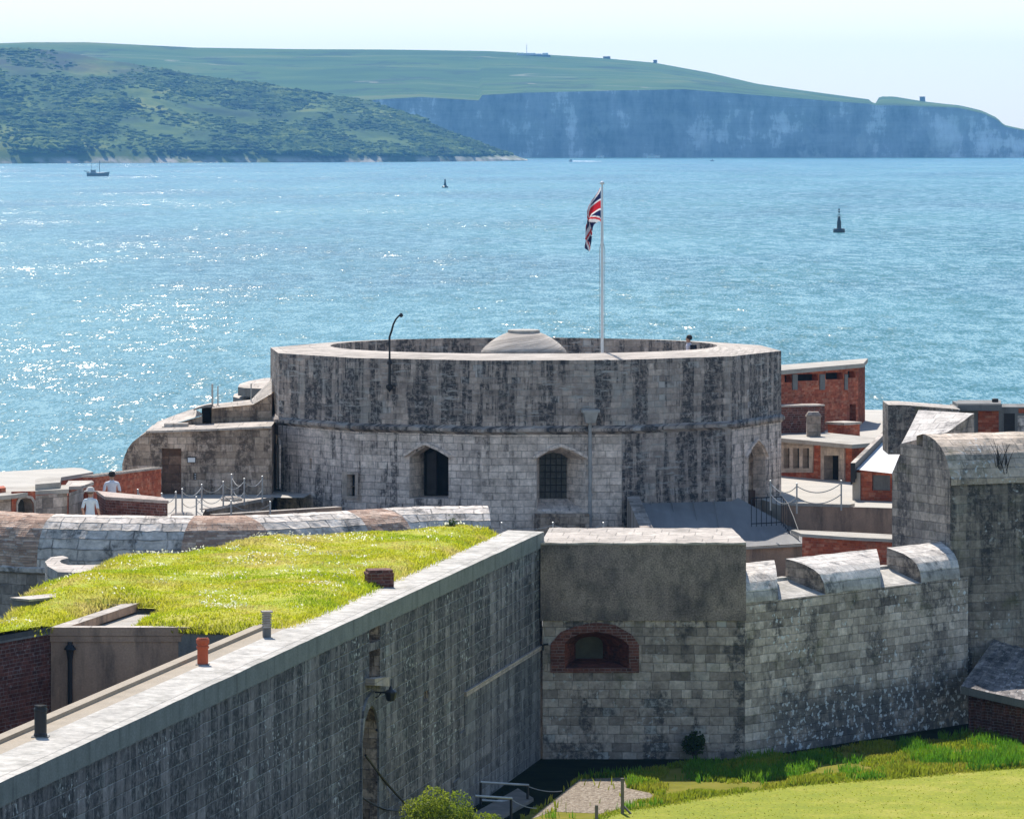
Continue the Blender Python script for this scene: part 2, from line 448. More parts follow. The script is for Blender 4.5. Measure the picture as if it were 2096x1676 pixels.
M['bastion'] = stone('bastion masonry', [(0.15, 0.146, 0.137), (0.22, 0.213, 0.195), (0.28, 0.272, 0.245), (0.37, 0.355, 0.32)], (0.18, 0.17, 0.15), rowh=0.27, blkw=0.45, samt=0.85, slo=0.485, shi=0.575,
                     sx=1.3, sy=0.10, moss=0.6, lichen=1.0, flat=0.4, seed=10, patch=(0.36, 0.34, 0.29), plo=0.53, phi=0.6)
M['bastion_cap'] = stone('weathered bastion parapet', [(0.42, 0.395, 0.345), (0.50, 0.47, 0.41), (0.56, 0.53, 0.465)], (0.16, 0.145, 0.12), rowh=0.3, blkw=0.8, samt=0.85, slo=0.49, shi=0.6, sx=1.2, sy=0.7, stain=(0.12, 0.115, 0.10), moss=0.45, lichen=0.9, mamt=0.9, seed=29, contrast=0.3)
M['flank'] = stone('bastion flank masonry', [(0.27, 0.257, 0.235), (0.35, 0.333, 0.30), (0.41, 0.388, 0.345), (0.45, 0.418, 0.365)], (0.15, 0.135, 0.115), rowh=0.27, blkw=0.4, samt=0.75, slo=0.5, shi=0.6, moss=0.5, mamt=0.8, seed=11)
M['old_block'] = stone('brown weathered blockwork', [(0.28, 0.24, 0.195), (0.37, 0.325, 0.27), (0.43, 0.385, 0.325), (0.48, 0.435, 0.38)], (0.2, 0.17, 0.14), rowh=0.24, blkw=0.42, samt=0.9, slo=0.47, shi=0.56,
                       stain=(0.10, 0.075, 0.06), sx=1.8, sy=0.35, seed=12)
M['brick'] = stone('red brick', [(0.27, 0.066, 0.036), (0.35, 0.092, 0.048), (0.40, 0.125, 0.068), (0.42, 0.19, 0.125)], (0.30, 0.24, 0.20), rowh=0.075, blkw=0.2, mw=0.012, mamt=0.35, samt=0.5, slo=0.52, shi=0.68,
                   stain=(0.10, 0.045, 0.04), warp=0.008, seed=13, bump=0.3, contrast=0.25)
M['dark_brick'] = stone('dark purple brick', [(0.085, 0.036, 0.03), (0.13, 0.055, 0.045), (0.17, 0.075, 0.06)], (0.34, 0.30, 0.27), rowh=0.085, blkw=0.22, mw=0.014, mamt=0.75, samt=0.5, slo=0.5, shi=0.68,
                        stain=(0.05, 0.03, 0.028), warp=0.008, seed=14, bump=0.3, lichen=0.25)
M['pale_brick'] = stone('weathered pink brickwork', [(0.31, 0.22, 0.175), (0.38, 0.28, 0.22), (0.45, 0.35, 0.285), (0.54, 0.46, 0.39)], (0.42, 0.36, 0.30), rowh=0.075, blkw=0.2, mw=0.014, mamt=0.6, samt=0.55, slo=0.5, shi=0.66,
                        stain=(0.16, 0.09, 0.075), warp=0.01, seed=15, sx=1.2, sy=0.9, lichen=0.3)
M['parapet_stone'] = stone('rough parapet stone', [(0.50, 0.485, 0.45), (0.60, 0.58, 0.535), (0.66, 0.64, 0.60)], (0.12, 0.11, 0.10), rowh=0.3, blkw=0.6, samt=0.85, slo=0.52, shi=0.6, mamt=0.95, sx=1.3, sy=1.0,
                           stain=(0.13, 0.12, 0.11), lichen=0.7, seed=16, mw=0.03, warp=0.07, warm=0.7)
M['grey_wall'] = stone('grey bastion wall', [(0.20, 0.19, 0.175), (0.27, 0.26, 0.235), (0.34, 0.325, 0.3), (0.42, 0.4, 0.37)], (0.16, 0.15, 0.13), rowh=0.3, blkw=0.5, samt=0.5, slo=0.5, shi=0.66, moss=0.3, seed=17)
M['pebble'] = render_mat('dark pebbledash', (0.255, 0.20, 0.175), (0.38, 0.30, 0.245), 0.8, 0.7, (0.055, 0.053, 0.052), 0.46, 0.62, 0.55, bump=0.6, sx=0.8, sy=0.5)
M['brown_render'] = render_mat('brown cement render', (0.50, 0.325, 0.225), (0.36, 0.235, 0.165), 0.9, 0.7, (0.09, 0.075, 0.065), 0.48, 0.66, 0.15, sx=1.6, sy=0.3)
M['concrete'] = render_mat('pale concrete', (0.46, 0.415, 0.355), (0.37, 0.335, 0.29), 0.9, 0.6, (0.24, 0.205, 0.17), 0.50, 0.66, 0.14, sx=0.9, sy=0.9)
M['concrete_dark'] = render_mat('grey concrete', (0.24, 0.23, 0.215), (0.17, 0.165, 0.155), 1.0, 0.5, (0.08, 0.08, 0.08), 0.5, 0.66, 0.15)
M['terrace'] = render_mat('terrace paving', (0.50, 0.455, 0.395), (0.42, 0.385, 0.335), 0.6, 0.35, (0.3, 0.265, 0.22), 0.55, 0.72, 0.1, sx=0.5, sy=0.5)
M['felt'] = render_mat('grey roofing felt', (0.30, 0.285, 0.27), (0.25, 0.24, 0.23), 0.5, 0.5, (0.20, 0.19, 0.185), 0.42, 0.58, 0.08, sx=1.6, sy=0.15, bump=0.15)
M['white_roof'] = render_mat('white painted slates', (0.80, 0.79, 0.77), (0.70, 0.69, 0.675), 1.2, 0.4, (0.4, 0.39, 0.37), 0.52, 0.68, 0.08)
M['lead'] = stone('grey stone slates', [(0.13, 0.135, 0.14), (0.20, 0.205, 0.21), (0.30, 0.305, 0.31)], (0.06, 0.06, 0.06), rowh=0.2, blkw=0.3, samt=0.7, slo=0.44, shi=0.6, sx=0.9, sy=0.9, lichen=0.9, lcol=(0.5, 0.5, 0.49), seed=18)
M['iron'] = plain('black iron', (0.018, 0.018, 0.021), 0.5, 0.4)
M['galv'] = plain('galvanised steel', (0.42, 0.42, 0.41), 0.45, 0.5, 0.3)
M['lead_pipe'] = plain('grey lead pipe', (0.38, 0.365, 0.345), 0.7, 0.3)
M['white_paint'] = plain('white paint', (0.78, 0.78, 0.77), 0.45, 0.4, var=0.05)
M['hatch'] = plain('dark doorway timber', (0.035, 0.03, 0.028), 0.7, 0.3)
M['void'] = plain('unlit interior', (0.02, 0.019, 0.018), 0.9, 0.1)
M['oak'] = plain('brown timber door', (0.11, 0.06, 0.04), 0.7, 0.3)
M['terracotta'] = plain('orange terracotta', (0.52, 0.11, 0.045), 0.7, 0.25, var=0.12)
M['gun_shutter'] = plain('olive gun port shutter', (0.12, 0.115, 0.085), 0.8, 0.2)
M['glass'] = plain('old dark window glass', (0.05, 0.05, 0.045), 0.4, 0.3, var=0.5, scale=6)
M['post_wood'] = plain('weathered timber post', (0.22, 0.19, 0.16), 0.9, 0.2)
M['rope'] = plain('steel chain', (0.36, 0.35, 0.33), 0.6, 0.3)

def leafmat(name, cols, trans=0.45, scale=1.0, rough=0.6):
    m = bpy.data.materials.new(name)
    m.use_nodes = True
    nt = NT(m.node_tree)
    b = m.node_tree.nodes['Principled BSDF']
    out = m.node_tree.nodes['Material Output']
    tc = nt.n('ShaderNodeTexCoord').outputs['Object']
    f = nt.noise(tc, scale, 5.0, 0.65)
    k = len(cols)
    col = nt.ramp(nt.mr(f, 0.3, 0.7), [(i / (k - 1), c) for i, c in enumerate(cols)])
    col = nt.n('ShaderNodeVectorMath', {0: col, 'Scale': nt.mr(nt.noise(tc, 14.0, 3.0, 0.6), 0.3, 0.7, 0.7, 1.3)}, operation='SCALE').outputs[0]
    nt.put(b.inputs['Base Color'], col)
    b.inputs['Roughness'].default_value = rough
    b.inputs['Specular IOR Level'].default_value = 0.25
    tr = nt.n('ShaderNodeBsdfTranslucent', {'Color': col}).outputs[0]
    nt.put(out.inputs[0], nt.n('ShaderNodeMixShader', {0: trans, 1: b.outputs[0], 2: tr}).outputs[0])
    return m
M['turf'] = leafmat('sunlit meadow grass', [(0.27, 0.37, 0.012), (0.38, 0.44, 0.016), (0.47, 0.46, 0.025), (0.56, 0.47, 0.14), (0.52, 0.42, 0.17)], 0.6, 0.38)
M['turf_soil'] = leafmat('turf under the blades', [(0.24, 0.29, 0.016), (0.32, 0.35, 0.022), (0.41, 0.38, 0.04), (0.45, 0.37, 0.11)], 0.0, 0.5, 0.95)
M['lawn'] = leafmat('mown dry lawn', [(0.18, 0.215, 0.008), (0.235, 0.25, 0.013), (0.33, 0.30, 0.045)], 0.0, 0.6, 0.95)
M['lawn_blade'] = leafmat('lawn blades', [(0.22, 0.27, 0.012), (0.30, 0.32, 0.018), (0.40, 0.37, 0.06)], 0.6, 0.5)
M['rough'] = leafmat('rough bank grass', [(0.17, 0.26, 0.014), (0.27, 0.31, 0.022), (0.36, 0.30, 0.05)], 0.55, 0.6)
M['reed'] = leafmat('green reeds', [(0.055, 0.19, 0.010), (0.11, 0.26, 0.014), (0.22, 0.33, 0.02)], 0.55, 0.7)
M['leaf'] = leafmat('young shrub leaves', [(0.15, 0.22, 0.014), (0.22, 0.28, 0.02), (0.30, 0.31, 0.04)], 0.55, 1.5)
M['dark_leaf'] = leafmat('dark weed leaves', [(0.03, 0.06, 0.016), (0.06, 0.09, 0.022)], 0.4, 1.5)
M['petal'] = leafmat('white daisy petals', [(0.78, 0.75, 0.62), (0.82, 0.80, 0.70)], 0.6, 1.0)
M['reveal_brick'] = stone('darker red brick', [(0.13, 0.045, 0.03), (0.19, 0.065, 0.042), (0.25, 0.085, 0.055)], (0.2, 0.16, 0.14), rowh=0.075, blkw=0.2, mw=0.012, mamt=0.4, samt=0.7, slo=0.48, shi=0.6, stain=(0.04, 0.025, 0.022), warp=0.008, seed=33, bump=0.3)  # darker tone of the red brick, for the splayed gun port reveal

# ------------------------------------------------------------------ sea
def sea_material():
    m, nt, b = newmat('sea water', 0.215, 0.5)
    b.inputs['IOR'].default_value = 1.333
    geo = nt.n('ShaderNodeTexCoord').outputs['Object']
    sp = nt.n('ShaderNodeSeparateXYZ', {0: geo}).outputs
    x, y = sp[0], sp[1]
    wav = lambda kx, ky, off, d, r, o=0: nt.noise(nt.vec(nt.math('MULTIPLY', x, kx), nt.math('MULTIPLY', y, ky), off), 1.0, d, r, 0.0, o)
    patch = wav(0.012, 0.0032, 4.0, 6.0, 0.62)
    col = nt.ramp(nt.mr(patch, 0.36, 0.64), [(0.0, (0.010, 0.10, 0.11)), (0.5, (0.022, 0.145, 0.145)), (1.0, (0.05, 0.19, 0.185))])
    nt.put(b.inputs['Base Color'], col)
    # wavelets: the slope of the water towards and across the view, from gusts down to ripples
    gust = nt.mr(wav(0.02, 0.005, 9.0, 5.0, 0.62), 0.36, 0.64, 0.65, 1.15)
    a = nt.n('ShaderNodeSeparateXYZ', {0: wav(4.0, 0.50, 2.0, 5.0, 0.72, 1)}).outputs
    c = nt.n('ShaderNodeSeparateXYZ', {0: wav(0.4, 0.10, 5.0, 4.0, 0.65, 1)}).outputs
    s1 = nt.math('SUBTRACT', nt.math('ADD', nt.math('MULTIPLY', a[1], 0.62), nt.math('MULTIPLY', c[1], 0.38)), 0.5)
    ny = nt.math('MULTIPLY', nt.math('MULTIPLY_ADD', s1, 2.15, 0.14), gust)
    ny = nt.math('MULTIPLY', nt.math('MAXIMUM', ny, 0.015), -1.0)
    nx = nt.math('MULTIPLY', nt.math('SUBTRACT', nt.math('ADD', nt.math('MULTIPLY', a[0], 0.6), nt.math('MULTIPLY', c[0], 0.4)), 0.5), 1.45)
    nrm = nt.n('ShaderNodeVectorMath', {0: nt.vec(nx, ny, 1.0)}, operation='NORMALIZE').outputs[0]
    nt.put(b.inputs['Normal'], nrm)
    return m
sea = MB()
xs = [-1380 + i * 2760 / 12 for i in range(13)]
ys = [-150, 60, 200, 300, 400, 600, 900, 1300, 2000, 3000, 4200, 5200, 6400, 9000, 11900]
sea.grid([[(x, y, 0.0) for x in xs] for y in ys], 0)
tag(sea.build('sea', sea_material()), kind='structure')

# ------------------------------------------------------------------ far hill with chalk cliffs, and the scrub headland in front of it
def lerp_pts(pts, x):
    if x <= pts[0][0]: return pts[0][1]
    for (x0, y0), (x1, y1) in zip(pts, pts[1:]):
        if x <= x1:
            return y0 + (y1 - y0) * (x - x0) / (x1 - x0)
    return pts[-1][1]
RIDGE = [(-700, 112), (-200, 94), (0, 89), (60, 87), (180, 87), (300, 93), (400, 98), (600, 101), (800, 102), (1000, 105), (1060, 108), (1130, 113), (1240, 120), (1340, 129), (1450, 149), (1550, 172), (1640, 185),
         (1780, 204), (1787, 212), (1793, 212), (1800, 198), (1830, 198), (1890, 208), (1960, 216), (2010, 227), (2040, 241), (2055, 256), (2096, 265), (2150, 272), (2300, 284), (2500, 300), (2700, 316), (2800, 322)]
CLIFF = [(-700, 240), (600, 215), (790, 203), (860, 199), (980, 206), (986, 195), (1080, 190), (1250, 186), (1400, 183), (1550, 195), (1700, 207), (1780, 213), (1790, 216), (1830, 216), (1960, 221), (2010, 232), (2040, 245), (2055, 259),
         (2096, 268), (2150, 275), (2300, 287), (2500, 303), (2700, 319), (2800, 323)]
YC = 4690.0
def fbm(x, y, z, o=4, r=0.5):
    return mnoise.fractal(Vector((x, y, z)), 1.0, 2.0, o, noise_basis='PERLIN_ORIGINAL')
hill = MB()
pxs = [-700 + 7 * i for i in range(501)]
rows_c, rows_g = [], []
for k in range(19):
    v = k / 18.0
    row = []
    for px in pxs:
        yc = lerp_pts(CLIFF, px)
        Yb, Yt = YC, YC + 20
        zt = Zof(yc, Yt)
        x = (px - CX) * Yb / F
        gul = mnoise.ridged_multi_fractal(Vector((x * 0.012, v * 0.55, 3.1)), 1.0, 2.1, 5, 1.0, 2.0, noise_basis='PERLIN_ORIGINAL')
        bay = fbm(x * 0.006, 0.2, 1.7, 3) * 35.0
        dep = (gul - 1.1) * 9.0 * (0.3 + 0.7 * math.sin(math.pi * min(1, v * 0.85 + 0.1))) + bay + v ** 1.6 * 8.0
        Y = Yb + max(-40, dep) + 0
        z = -0.6 if k == 0 else zt * v
        row.append(((px - CX) * Y / F, Y, H - (H - z) * Y / (YC + 20 * v)) if k else ((px - CX) * Y / F, Y, -0.6))
    rows_c.append(row)
hill.grid(rows_c, 0)
NG = 22
for k in range(NG + 1):
    t = k / NG
    row = []
    for j, px in enumerate(pxs):
        yc, yr = lerp_pts(CLIFF, px), lerp_pts(RIDGE, px)
        if k == 0:
            row.append(rows_c[-1][j]); continue
        Y0 = rows_c[-1][j][1]
        Y = Y0 + (5450 - Y0) * t
        # a shoulder below the crest, as on a rounded down
        e = t ** 0.92
        py = yc + (yr - yc) * e
        p = P(px, py, Y)
        p.z += (fbm(p.x * 0.008, p.y * 0.008, 0.5, 4) * 2.2) * math.sin(math.pi * t)
        row.append(p)
    rows_g.append(row)
back = [[(p[0] * 1.02, p[1] + 350 * q, max(-2.0, p[2] * (1 - q ** 1.5))) for p in rows_g[-1]] for q in (0.3, 0.6, 1.0)]
hill.grid(rows_g + back, 1)

def hill_mats():
    m, nt, b = newmat('chalk cliff', 0.95, 0.1)
    tc = nt.n('ShaderNodeTexCoord').outputs['Object']
    sp = nt.n('ShaderNodeSeparateXYZ', {0: tc}).outputs
    v = nt.vec(nt.math('MULTIPLY', sp[0], 0.05), nt.math('MULTIPLY', sp[2], 0.016), nt.math('MULTIPLY', sp[1], 0.02))
    v2 = nt.vec(nt.math('MULTIPLY', sp[0], 0.010), nt.math('MULTIPLY', sp[2], 0.03), 2.2)
    f = nt.math('ADD', nt.math('MULTIPLY', nt.noise(v, 1.0, 7.0, 0.7), 0.55), nt.math('MULTIPLY', nt.noise(v2, 1.0, 6.0, 0.65), 0.45))
    col = nt.ramp(f, [(0.38, (0.13, 0.14, 0.135)), (0.47, (0.27, 0.28, 0.275)), (0.535, (0.36, 0.365, 0.355)), (0.56, (0.60, 0.59, 0.57)), (0.62, (0.80, 0.79, 0.76))])
    beds = nt.mr(nt.noise(nt.vec(nt.math('MULTIPLY', sp[0], 0.004), nt.math('MULTIPLY', sp[2], 0.33), 6.0), 1.0, 3.0, 0.6), 0.5, 0.6, 1.0, 0.92)
    col = nt.n('ShaderNodeVectorMath', {0: col, 'Scale': beds}, operation='SCALE').outputs[0]
    slump = nt.math('MULTIPLY', nt.mr(nt.noise(nt.vec(nt.math('MULTIPLY', sp[0], 0.016), nt.math('MULTIPLY', sp[2], 0.012), 4.0), 1.0, 6.0, 0.62, 0.2), 0.52, 0.56), nt.mr(sp[2], 5.0, 55.0, 1.0, 0.1))
    col = nt.mix(nt.math('MULTIPLY', slump, 0.6), col, (0.55, 0.55, 0.50))
    nt.put(b.inputs['Base Color'], col)
    g, nt, b = newmat('downland grass', 0.95, 0.1)
    tc = nt.n('ShaderNodeTexCoord').outputs['Object']
    sp = nt.n('ShaderNodeSeparateXYZ', {0: tc}).outputs
    v = nt.vec(nt.math('MULTIPLY', sp[0], 0.004), nt.math('MULTIPLY', sp[1], 0.009), 0.3)
    col = nt.ramp(nt.noise(v, 1.0, 7.0, 0.62, 0.5), [(0.34, (0.018, 0.052, 0.004)), (0.47, (0.034, 0.082, 0.006)), (0.56, (0.052, 0.102, 0.008)), (0.68, (0.10, 0.125, 0.02))])
    scrub = nt.mr(nt.noise(nt.vec(nt.math('MULTIPLY', sp[0], 0.012), nt.math('MULTIPLY', sp[1], 0.012), 2.0), 1.0, 8.0, 0.72), 0.54, 0.60)
    col = nt.mix(nt.math('MULTIPLY', scrub, 0.75), col, (0.014, 0.034, 0.006))
    path = nt.math('COMPARE', nt.noise(nt.vec(nt.math('MULTIPLY', sp[0], 0.0016), nt.math('MULTIPLY', sp[1], 0.006), 8.0), 1.0, 2.0, 0.4), 0.52, 0.0035)
    col = nt.mix(nt.math('MULTIPLY', path, 0.5), col, (0.3, 0.28, 0.2))
    nt.put(b.inputs['Base Color'], col)
    return [m, g]
tag(hill.build('chalk_hill', hill_mats(), smooth=True), kind='structure')

HEAD = [(-700, 60), (-300, 85), (-100, 98), (0, 101), (70, 101), (115, 104), (150, 110), (172, 114), (215, 124), (260, 129), (335, 144), (400, 156), (470, 166), (540, 170), (600, 182), (700, 197), (760, 207), (800, 222), (830, 231),
        (870, 248), (900, 262), (940, 276), (970, 286), (1010, 302), (1040, 314), (1062, 322), (1078, 328)]
def shoreY(px):
    return 20.0 * F / (lerp_pts([(-700, 337), (0, 335), (500, 333), (800, 332), (1000, 330.5), (1090, 329)], px) - YH)
head = MB()
hp = [-700 + 6 * i for i in range(297)] + [1080]
NH = 44
rows, bushes = [], []
for k in range(NH + 1):
    t = k / NH
    row = []
    for px in hp:
        yr = lerp_pts(HEAD, px)
        Y0 = shoreY(px)
        size = max(0.02, (330 - yr) / 230.0)
        Y = Y0 + t * 620 * size
        ys = YH + 20.0 * F / Y0
        e = 0.10 * min(1, t / 0.04) + 0.90 * t ** 0.85 if t > 0 else 0
        py = ys + (yr - ys) * min(1, e)
        p = P(px, py, Y)
        if 0 < k:
            a = math.sin(math.pi * min(1, t * 1.05)) * size + 0.05
            p.z += (fbm(p.x * 0.011, p.y * 0.011, 2.2, 5) * 7.5 + fbm(p.x * 0.05, p.y * 0.05, 5.2, 3) * 1.6) * min(1, a)
            p.y += fbm(p.x * 0.02, p.y * 0.01, 7.7, 3) * 8
        else:
            p.z = -0.5
        row.append(p)
    rows.append(row)
backr = [[(p[0] * 1.01, p[1] + 300 * q, max(-2.0, p[2] * (1 - q ** 1.5))) for p in rows[-1]] for q in (0.3, 0.6, 1.0)]
head.grid(rows + backr, 0)
def head_mat():
    m, nt, b = newmat('heath and scrub ground', 0.95, 0.1)
    tc = nt.n('ShaderNodeTexCoord').outputs['Object']
    sp = nt.n('ShaderNodeSeparateXYZ', {0: tc}).outputs
    v = nt.vec(nt.math('MULTIPLY', sp[0], 0.012), nt.math('MULTIPLY', sp[1], 0.006), nt.math('MULTIPLY', sp[2], 0.03))
    col = nt.ramp(nt.noise(v, 1.0, 8.0, 0.66, 0.4), [(0.36, (0.014, 0.034, 0.006)), (0.47, (0.042, 0.080, 0.011)), (0.56, (0.082, 0.122, 0.016)), (0.70, (0.16, 0.17, 0.03))])
    heath = nt.math('MULTIPLY', nt.mr(sp[2], 62.0, 80.0), nt.mr(nt.noise(v, 2.3, 5.0, 0.6), 0.35, 0.6))
    col = nt.mix(nt.math('MULTIPLY', heath, 0.85), col, (0.032, 0.034, 0.028))
    shore = nt.mr(sp[2], 2.0, 5.5, 1.0, 0.0)
    col = nt.mix(nt.math('MULTIPLY', shore, nt.mr(nt.noise(tc, 0.05, 4.0, 0.6), 0.42, 0.6, 0.1, 1.0)), col, (0.42, 0.38, 0.32))
    sp2 = nt.math('MULTIPLY', nt.mr(sp[0], -60.0, 5.0), nt.mr(nt.noise(tc, 0.06, 4.0, 0.6), 0.5, 0.6))
    col = nt.mix(nt.math('MULTIPLY', sp2, 0.55), col, (0.5, 0.46, 0.38))
    nt.put(b.inputs['Base Color'], col)
    return m
tag(head.build('headland', head_mat(), smooth=True), kind='structure')

# far-off scrub on the headland: one mass of bush shapes
ico = [(0, 0, 1)] + [(math.cos(a) * .89, math.sin(a) * .89, .45) for a in [i * 2 * math.pi / 5 for i in range(5)]] + [(math.cos(a) * .95, math.sin(a) * .95, -.2) for a in [(i + .5) * 2 * math.pi / 5 for i in range(5)]]
icof = [(0, 1 + i, 1 + (i + 1) % 5) for i in range(5)] + [(1 + i, 6 + i, 1 + (i + 1) % 5) for i in range(5)] + [(6 + i, 6 + (i + 1) % 5, 1 + (i + 1) % 5) for i in range(5)]
ico = np.array(ico)
def bush_mass(name, spots, mat):
    V, Fc = [], []
    for i, (x, y, z, r) in enumerate(spots):
        sc = np.array([r * rng.uniform(.9, 1.7), r * rng.uniform(.8, 1.2), r * rng.uniform(.5, .85)])
        jit = rng.uniform(.72, 1.28, (11, 1))
        a = rng.uniform(0, 6.28)
        rot = np.array([[math.cos(a), -math.sin(a), 0], [math.sin(a), math.cos(a), 0], [0, 0, 1]])
        V.append((ico * jit) @ rot.T * sc + np.array([x, y, z]))
        Fc += [tuple(j + 11 * i for j in f) for f in icof]
    me = bpy.data.meshes.new(name)
    me.from_pydata(np.concatenate(V).tolist(), [], Fc)
    me.materials.append(mat)
    o = bpy.data.objects.new(name, me)
    COL.objects.link(o)
    return o
spots = []
for _ in range(52000):
    i, j = rng.integers(1, NH), rng.integers(0, len(hp) - 1)
    p = rows[i][j]; q = rows[i + 1][j + 1]
    t = rng.uniform()
    x, y, z = p.x + (q.x - p.x) * t, p.y + (q.y - p.y) * rng.uniform(), p.z + (q.z - p.z) * t
    dn = fbm(x * 0.016, y * 0.008, 4.4, 4)
    if z < 5 or rng.uniform() > 0.72 + dn * 1.5: continue
    if z > 70 and rng.uniform() < 0.5: continue
    spots.append((x, y, z - 0.4, rng.uniform(1.0, 3.2) * (1.35 if dn > 0.2 else 0.8)))
def scrub_mat():
    m, nt, b = newmat('hillside scrub', 0.95, 0.1)
    tc = nt.n('ShaderNodeTexCoord').outputs['Object']
    col = nt.ramp(nt.noise(tc, 0.03, 5.0, 0.7), [(0.36, (0.016, 0.036, 0.006)), (0.5, (0.05, 0.092, 0.013)), (0.64, (0.14, 0.18, 0.026))])
    nt.put(b.inputs['Base Color'], col)
    return m
tag(bush_mass('scrub', spots, scrub_mat()), kind='stuff')

# ------------------------------------------------------------------ shingle spit and the ground about the castle
GZ = 2.5
grd = MB()
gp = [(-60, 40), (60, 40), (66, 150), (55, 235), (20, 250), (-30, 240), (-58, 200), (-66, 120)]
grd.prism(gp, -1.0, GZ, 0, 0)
def ground_mat(name, cols, scale, rough=0.95, lo=0.3, hi=0.7, bump=0.4):
    m, nt, b = newmat(name, rough, 0.0)
    tc = nt.n('ShaderNodeTexCoord').outputs['Object']
    k = len(cols)
    col = nt.ramp(nt.mr(nt.noise(tc, scale, 8.0, 0.7), lo, hi), [(i / (k - 1), c) for i, c in enumerate(cols)])
    nt.put(b.inputs['Base Color'], col)
    nt.put(b.inputs['Normal'], nt.n('ShaderNodeBump', {'Strength': bump, 'Distance': 0.05, 'Height': nt.noise(tc, scale * 6, 5.0, 0.7)}).outputs[0])
    return m
tag(grd.build('ground', ground_mat('shadow-dark ditch soil', [(0.012, 0.014, 0.010), (0.02, 0.024, 0.014), (0.03, 0.036, 0.018)], 0.8)), kind='structure')  # dark soil with the wall's cast shadow put into its near-black colour

def sheet(name, pix, z, mat, extra=()):
    mb = MB()
    pts = [Q(a, b, z) for a, b in pix] + [Vector(e) for e in extra]
    mb.poly([(p.x, p.y, z) for p in pts], None, 0)
    o = mb.build(name, mat)
    tris = tessellate_polygon([[Vector((v.co.x, v.co.y, 0)) for v in o.data.vertices]])
    me = bpy.data.meshes.new(name)
    vv = [v.co.copy() for v in o.data.vertices]
    me.from_pydata(vv, [], [t if (vv[t[1]] - vv[t[0]]).cross(vv[t[2]] - vv[t[0]]).z > 0 else t[::-1] for t in tris])
    uvl = me.uv_layers.new(name='UVMap')
    for lp in me.loops: uvl.data[lp.index].uv = vv[lp.vertex_index].xy
    me.materials.append(mat)
    old = o.data
    o.data = me
    bpy.data.meshes.remove(old)
    return tag(o, kind='structure')
LAWN = [(1225, 1676), (1255, 1662), (1330, 1652), (1430, 1634), (1560, 1616), (1650, 1606), (1760, 1598), (1850, 1592), (1960, 1581), (2110, 1570), (2400, 1552)]
BANK = [(1062, 1676), (1118, 1648), (1187, 1593), (1300, 1586), (1400, 1563), (1500, 1560), (1600, 1548), (1700, 1538), (1800, 1527), (1900, 1520), (2000, 1512), (2120, 1508), (2400, 1500)]
sheet('bank', BANK, GZ + 0.006, ground_mat('bank soil and moss', [(0.13, 0.12, 0.03), (0.20, 0.19, 0.035), (0.26, 0.20, 0.06)], 0.7), [(30, 118, 0), (-2, 118, 0)])
sheet('lawn', LAWN, GZ + 0.018, M['lawn'], [(32, 105, 0), (2.0, 105, 0)])
SHING = [(1085, 1676), (1118, 1649), (1187, 1594), (1240, 1592), (1290, 1590), (1282, 1612), (1330, 1622), (1345, 1634), (1300, 1640), (1278, 1652), (1230, 1664), (1180, 1662), (1130, 1660)]
def shingle_mat():
    m, nt, b = newmat('beach shingle', 0.85, 0.3)
    tc = nt.n('ShaderNodeTexCoord').outputs['Object']
    vo = nt.n('ShaderNodeTexVoronoi', {'Vector': tc, 'Scale': 16.0})
    col = nt.ramp(nt.n('ShaderNodeSeparateXYZ', {0: vo.outputs['Color']}).outputs[0], [(0, (0.16, 0.115, 0.075)), (0.5, (0.28, 0.215, 0.15)), (1, (0.42, 0.35, 0.27))])
    nt.put(b.inputs['Base Color'], col)
    nt.put(b.inputs['Normal'], nt.n('ShaderNodeBump', {'Strength': 1.0, 'Distance': 0.06, 'Height': nt.math('MULTIPLY', vo.outputs['Distance'], -1.0)}).outputs[0])
    return m
M['shingle'] = shingle_mat()
sheet('shingle', SHING, GZ + 0.012, M['shingle'])

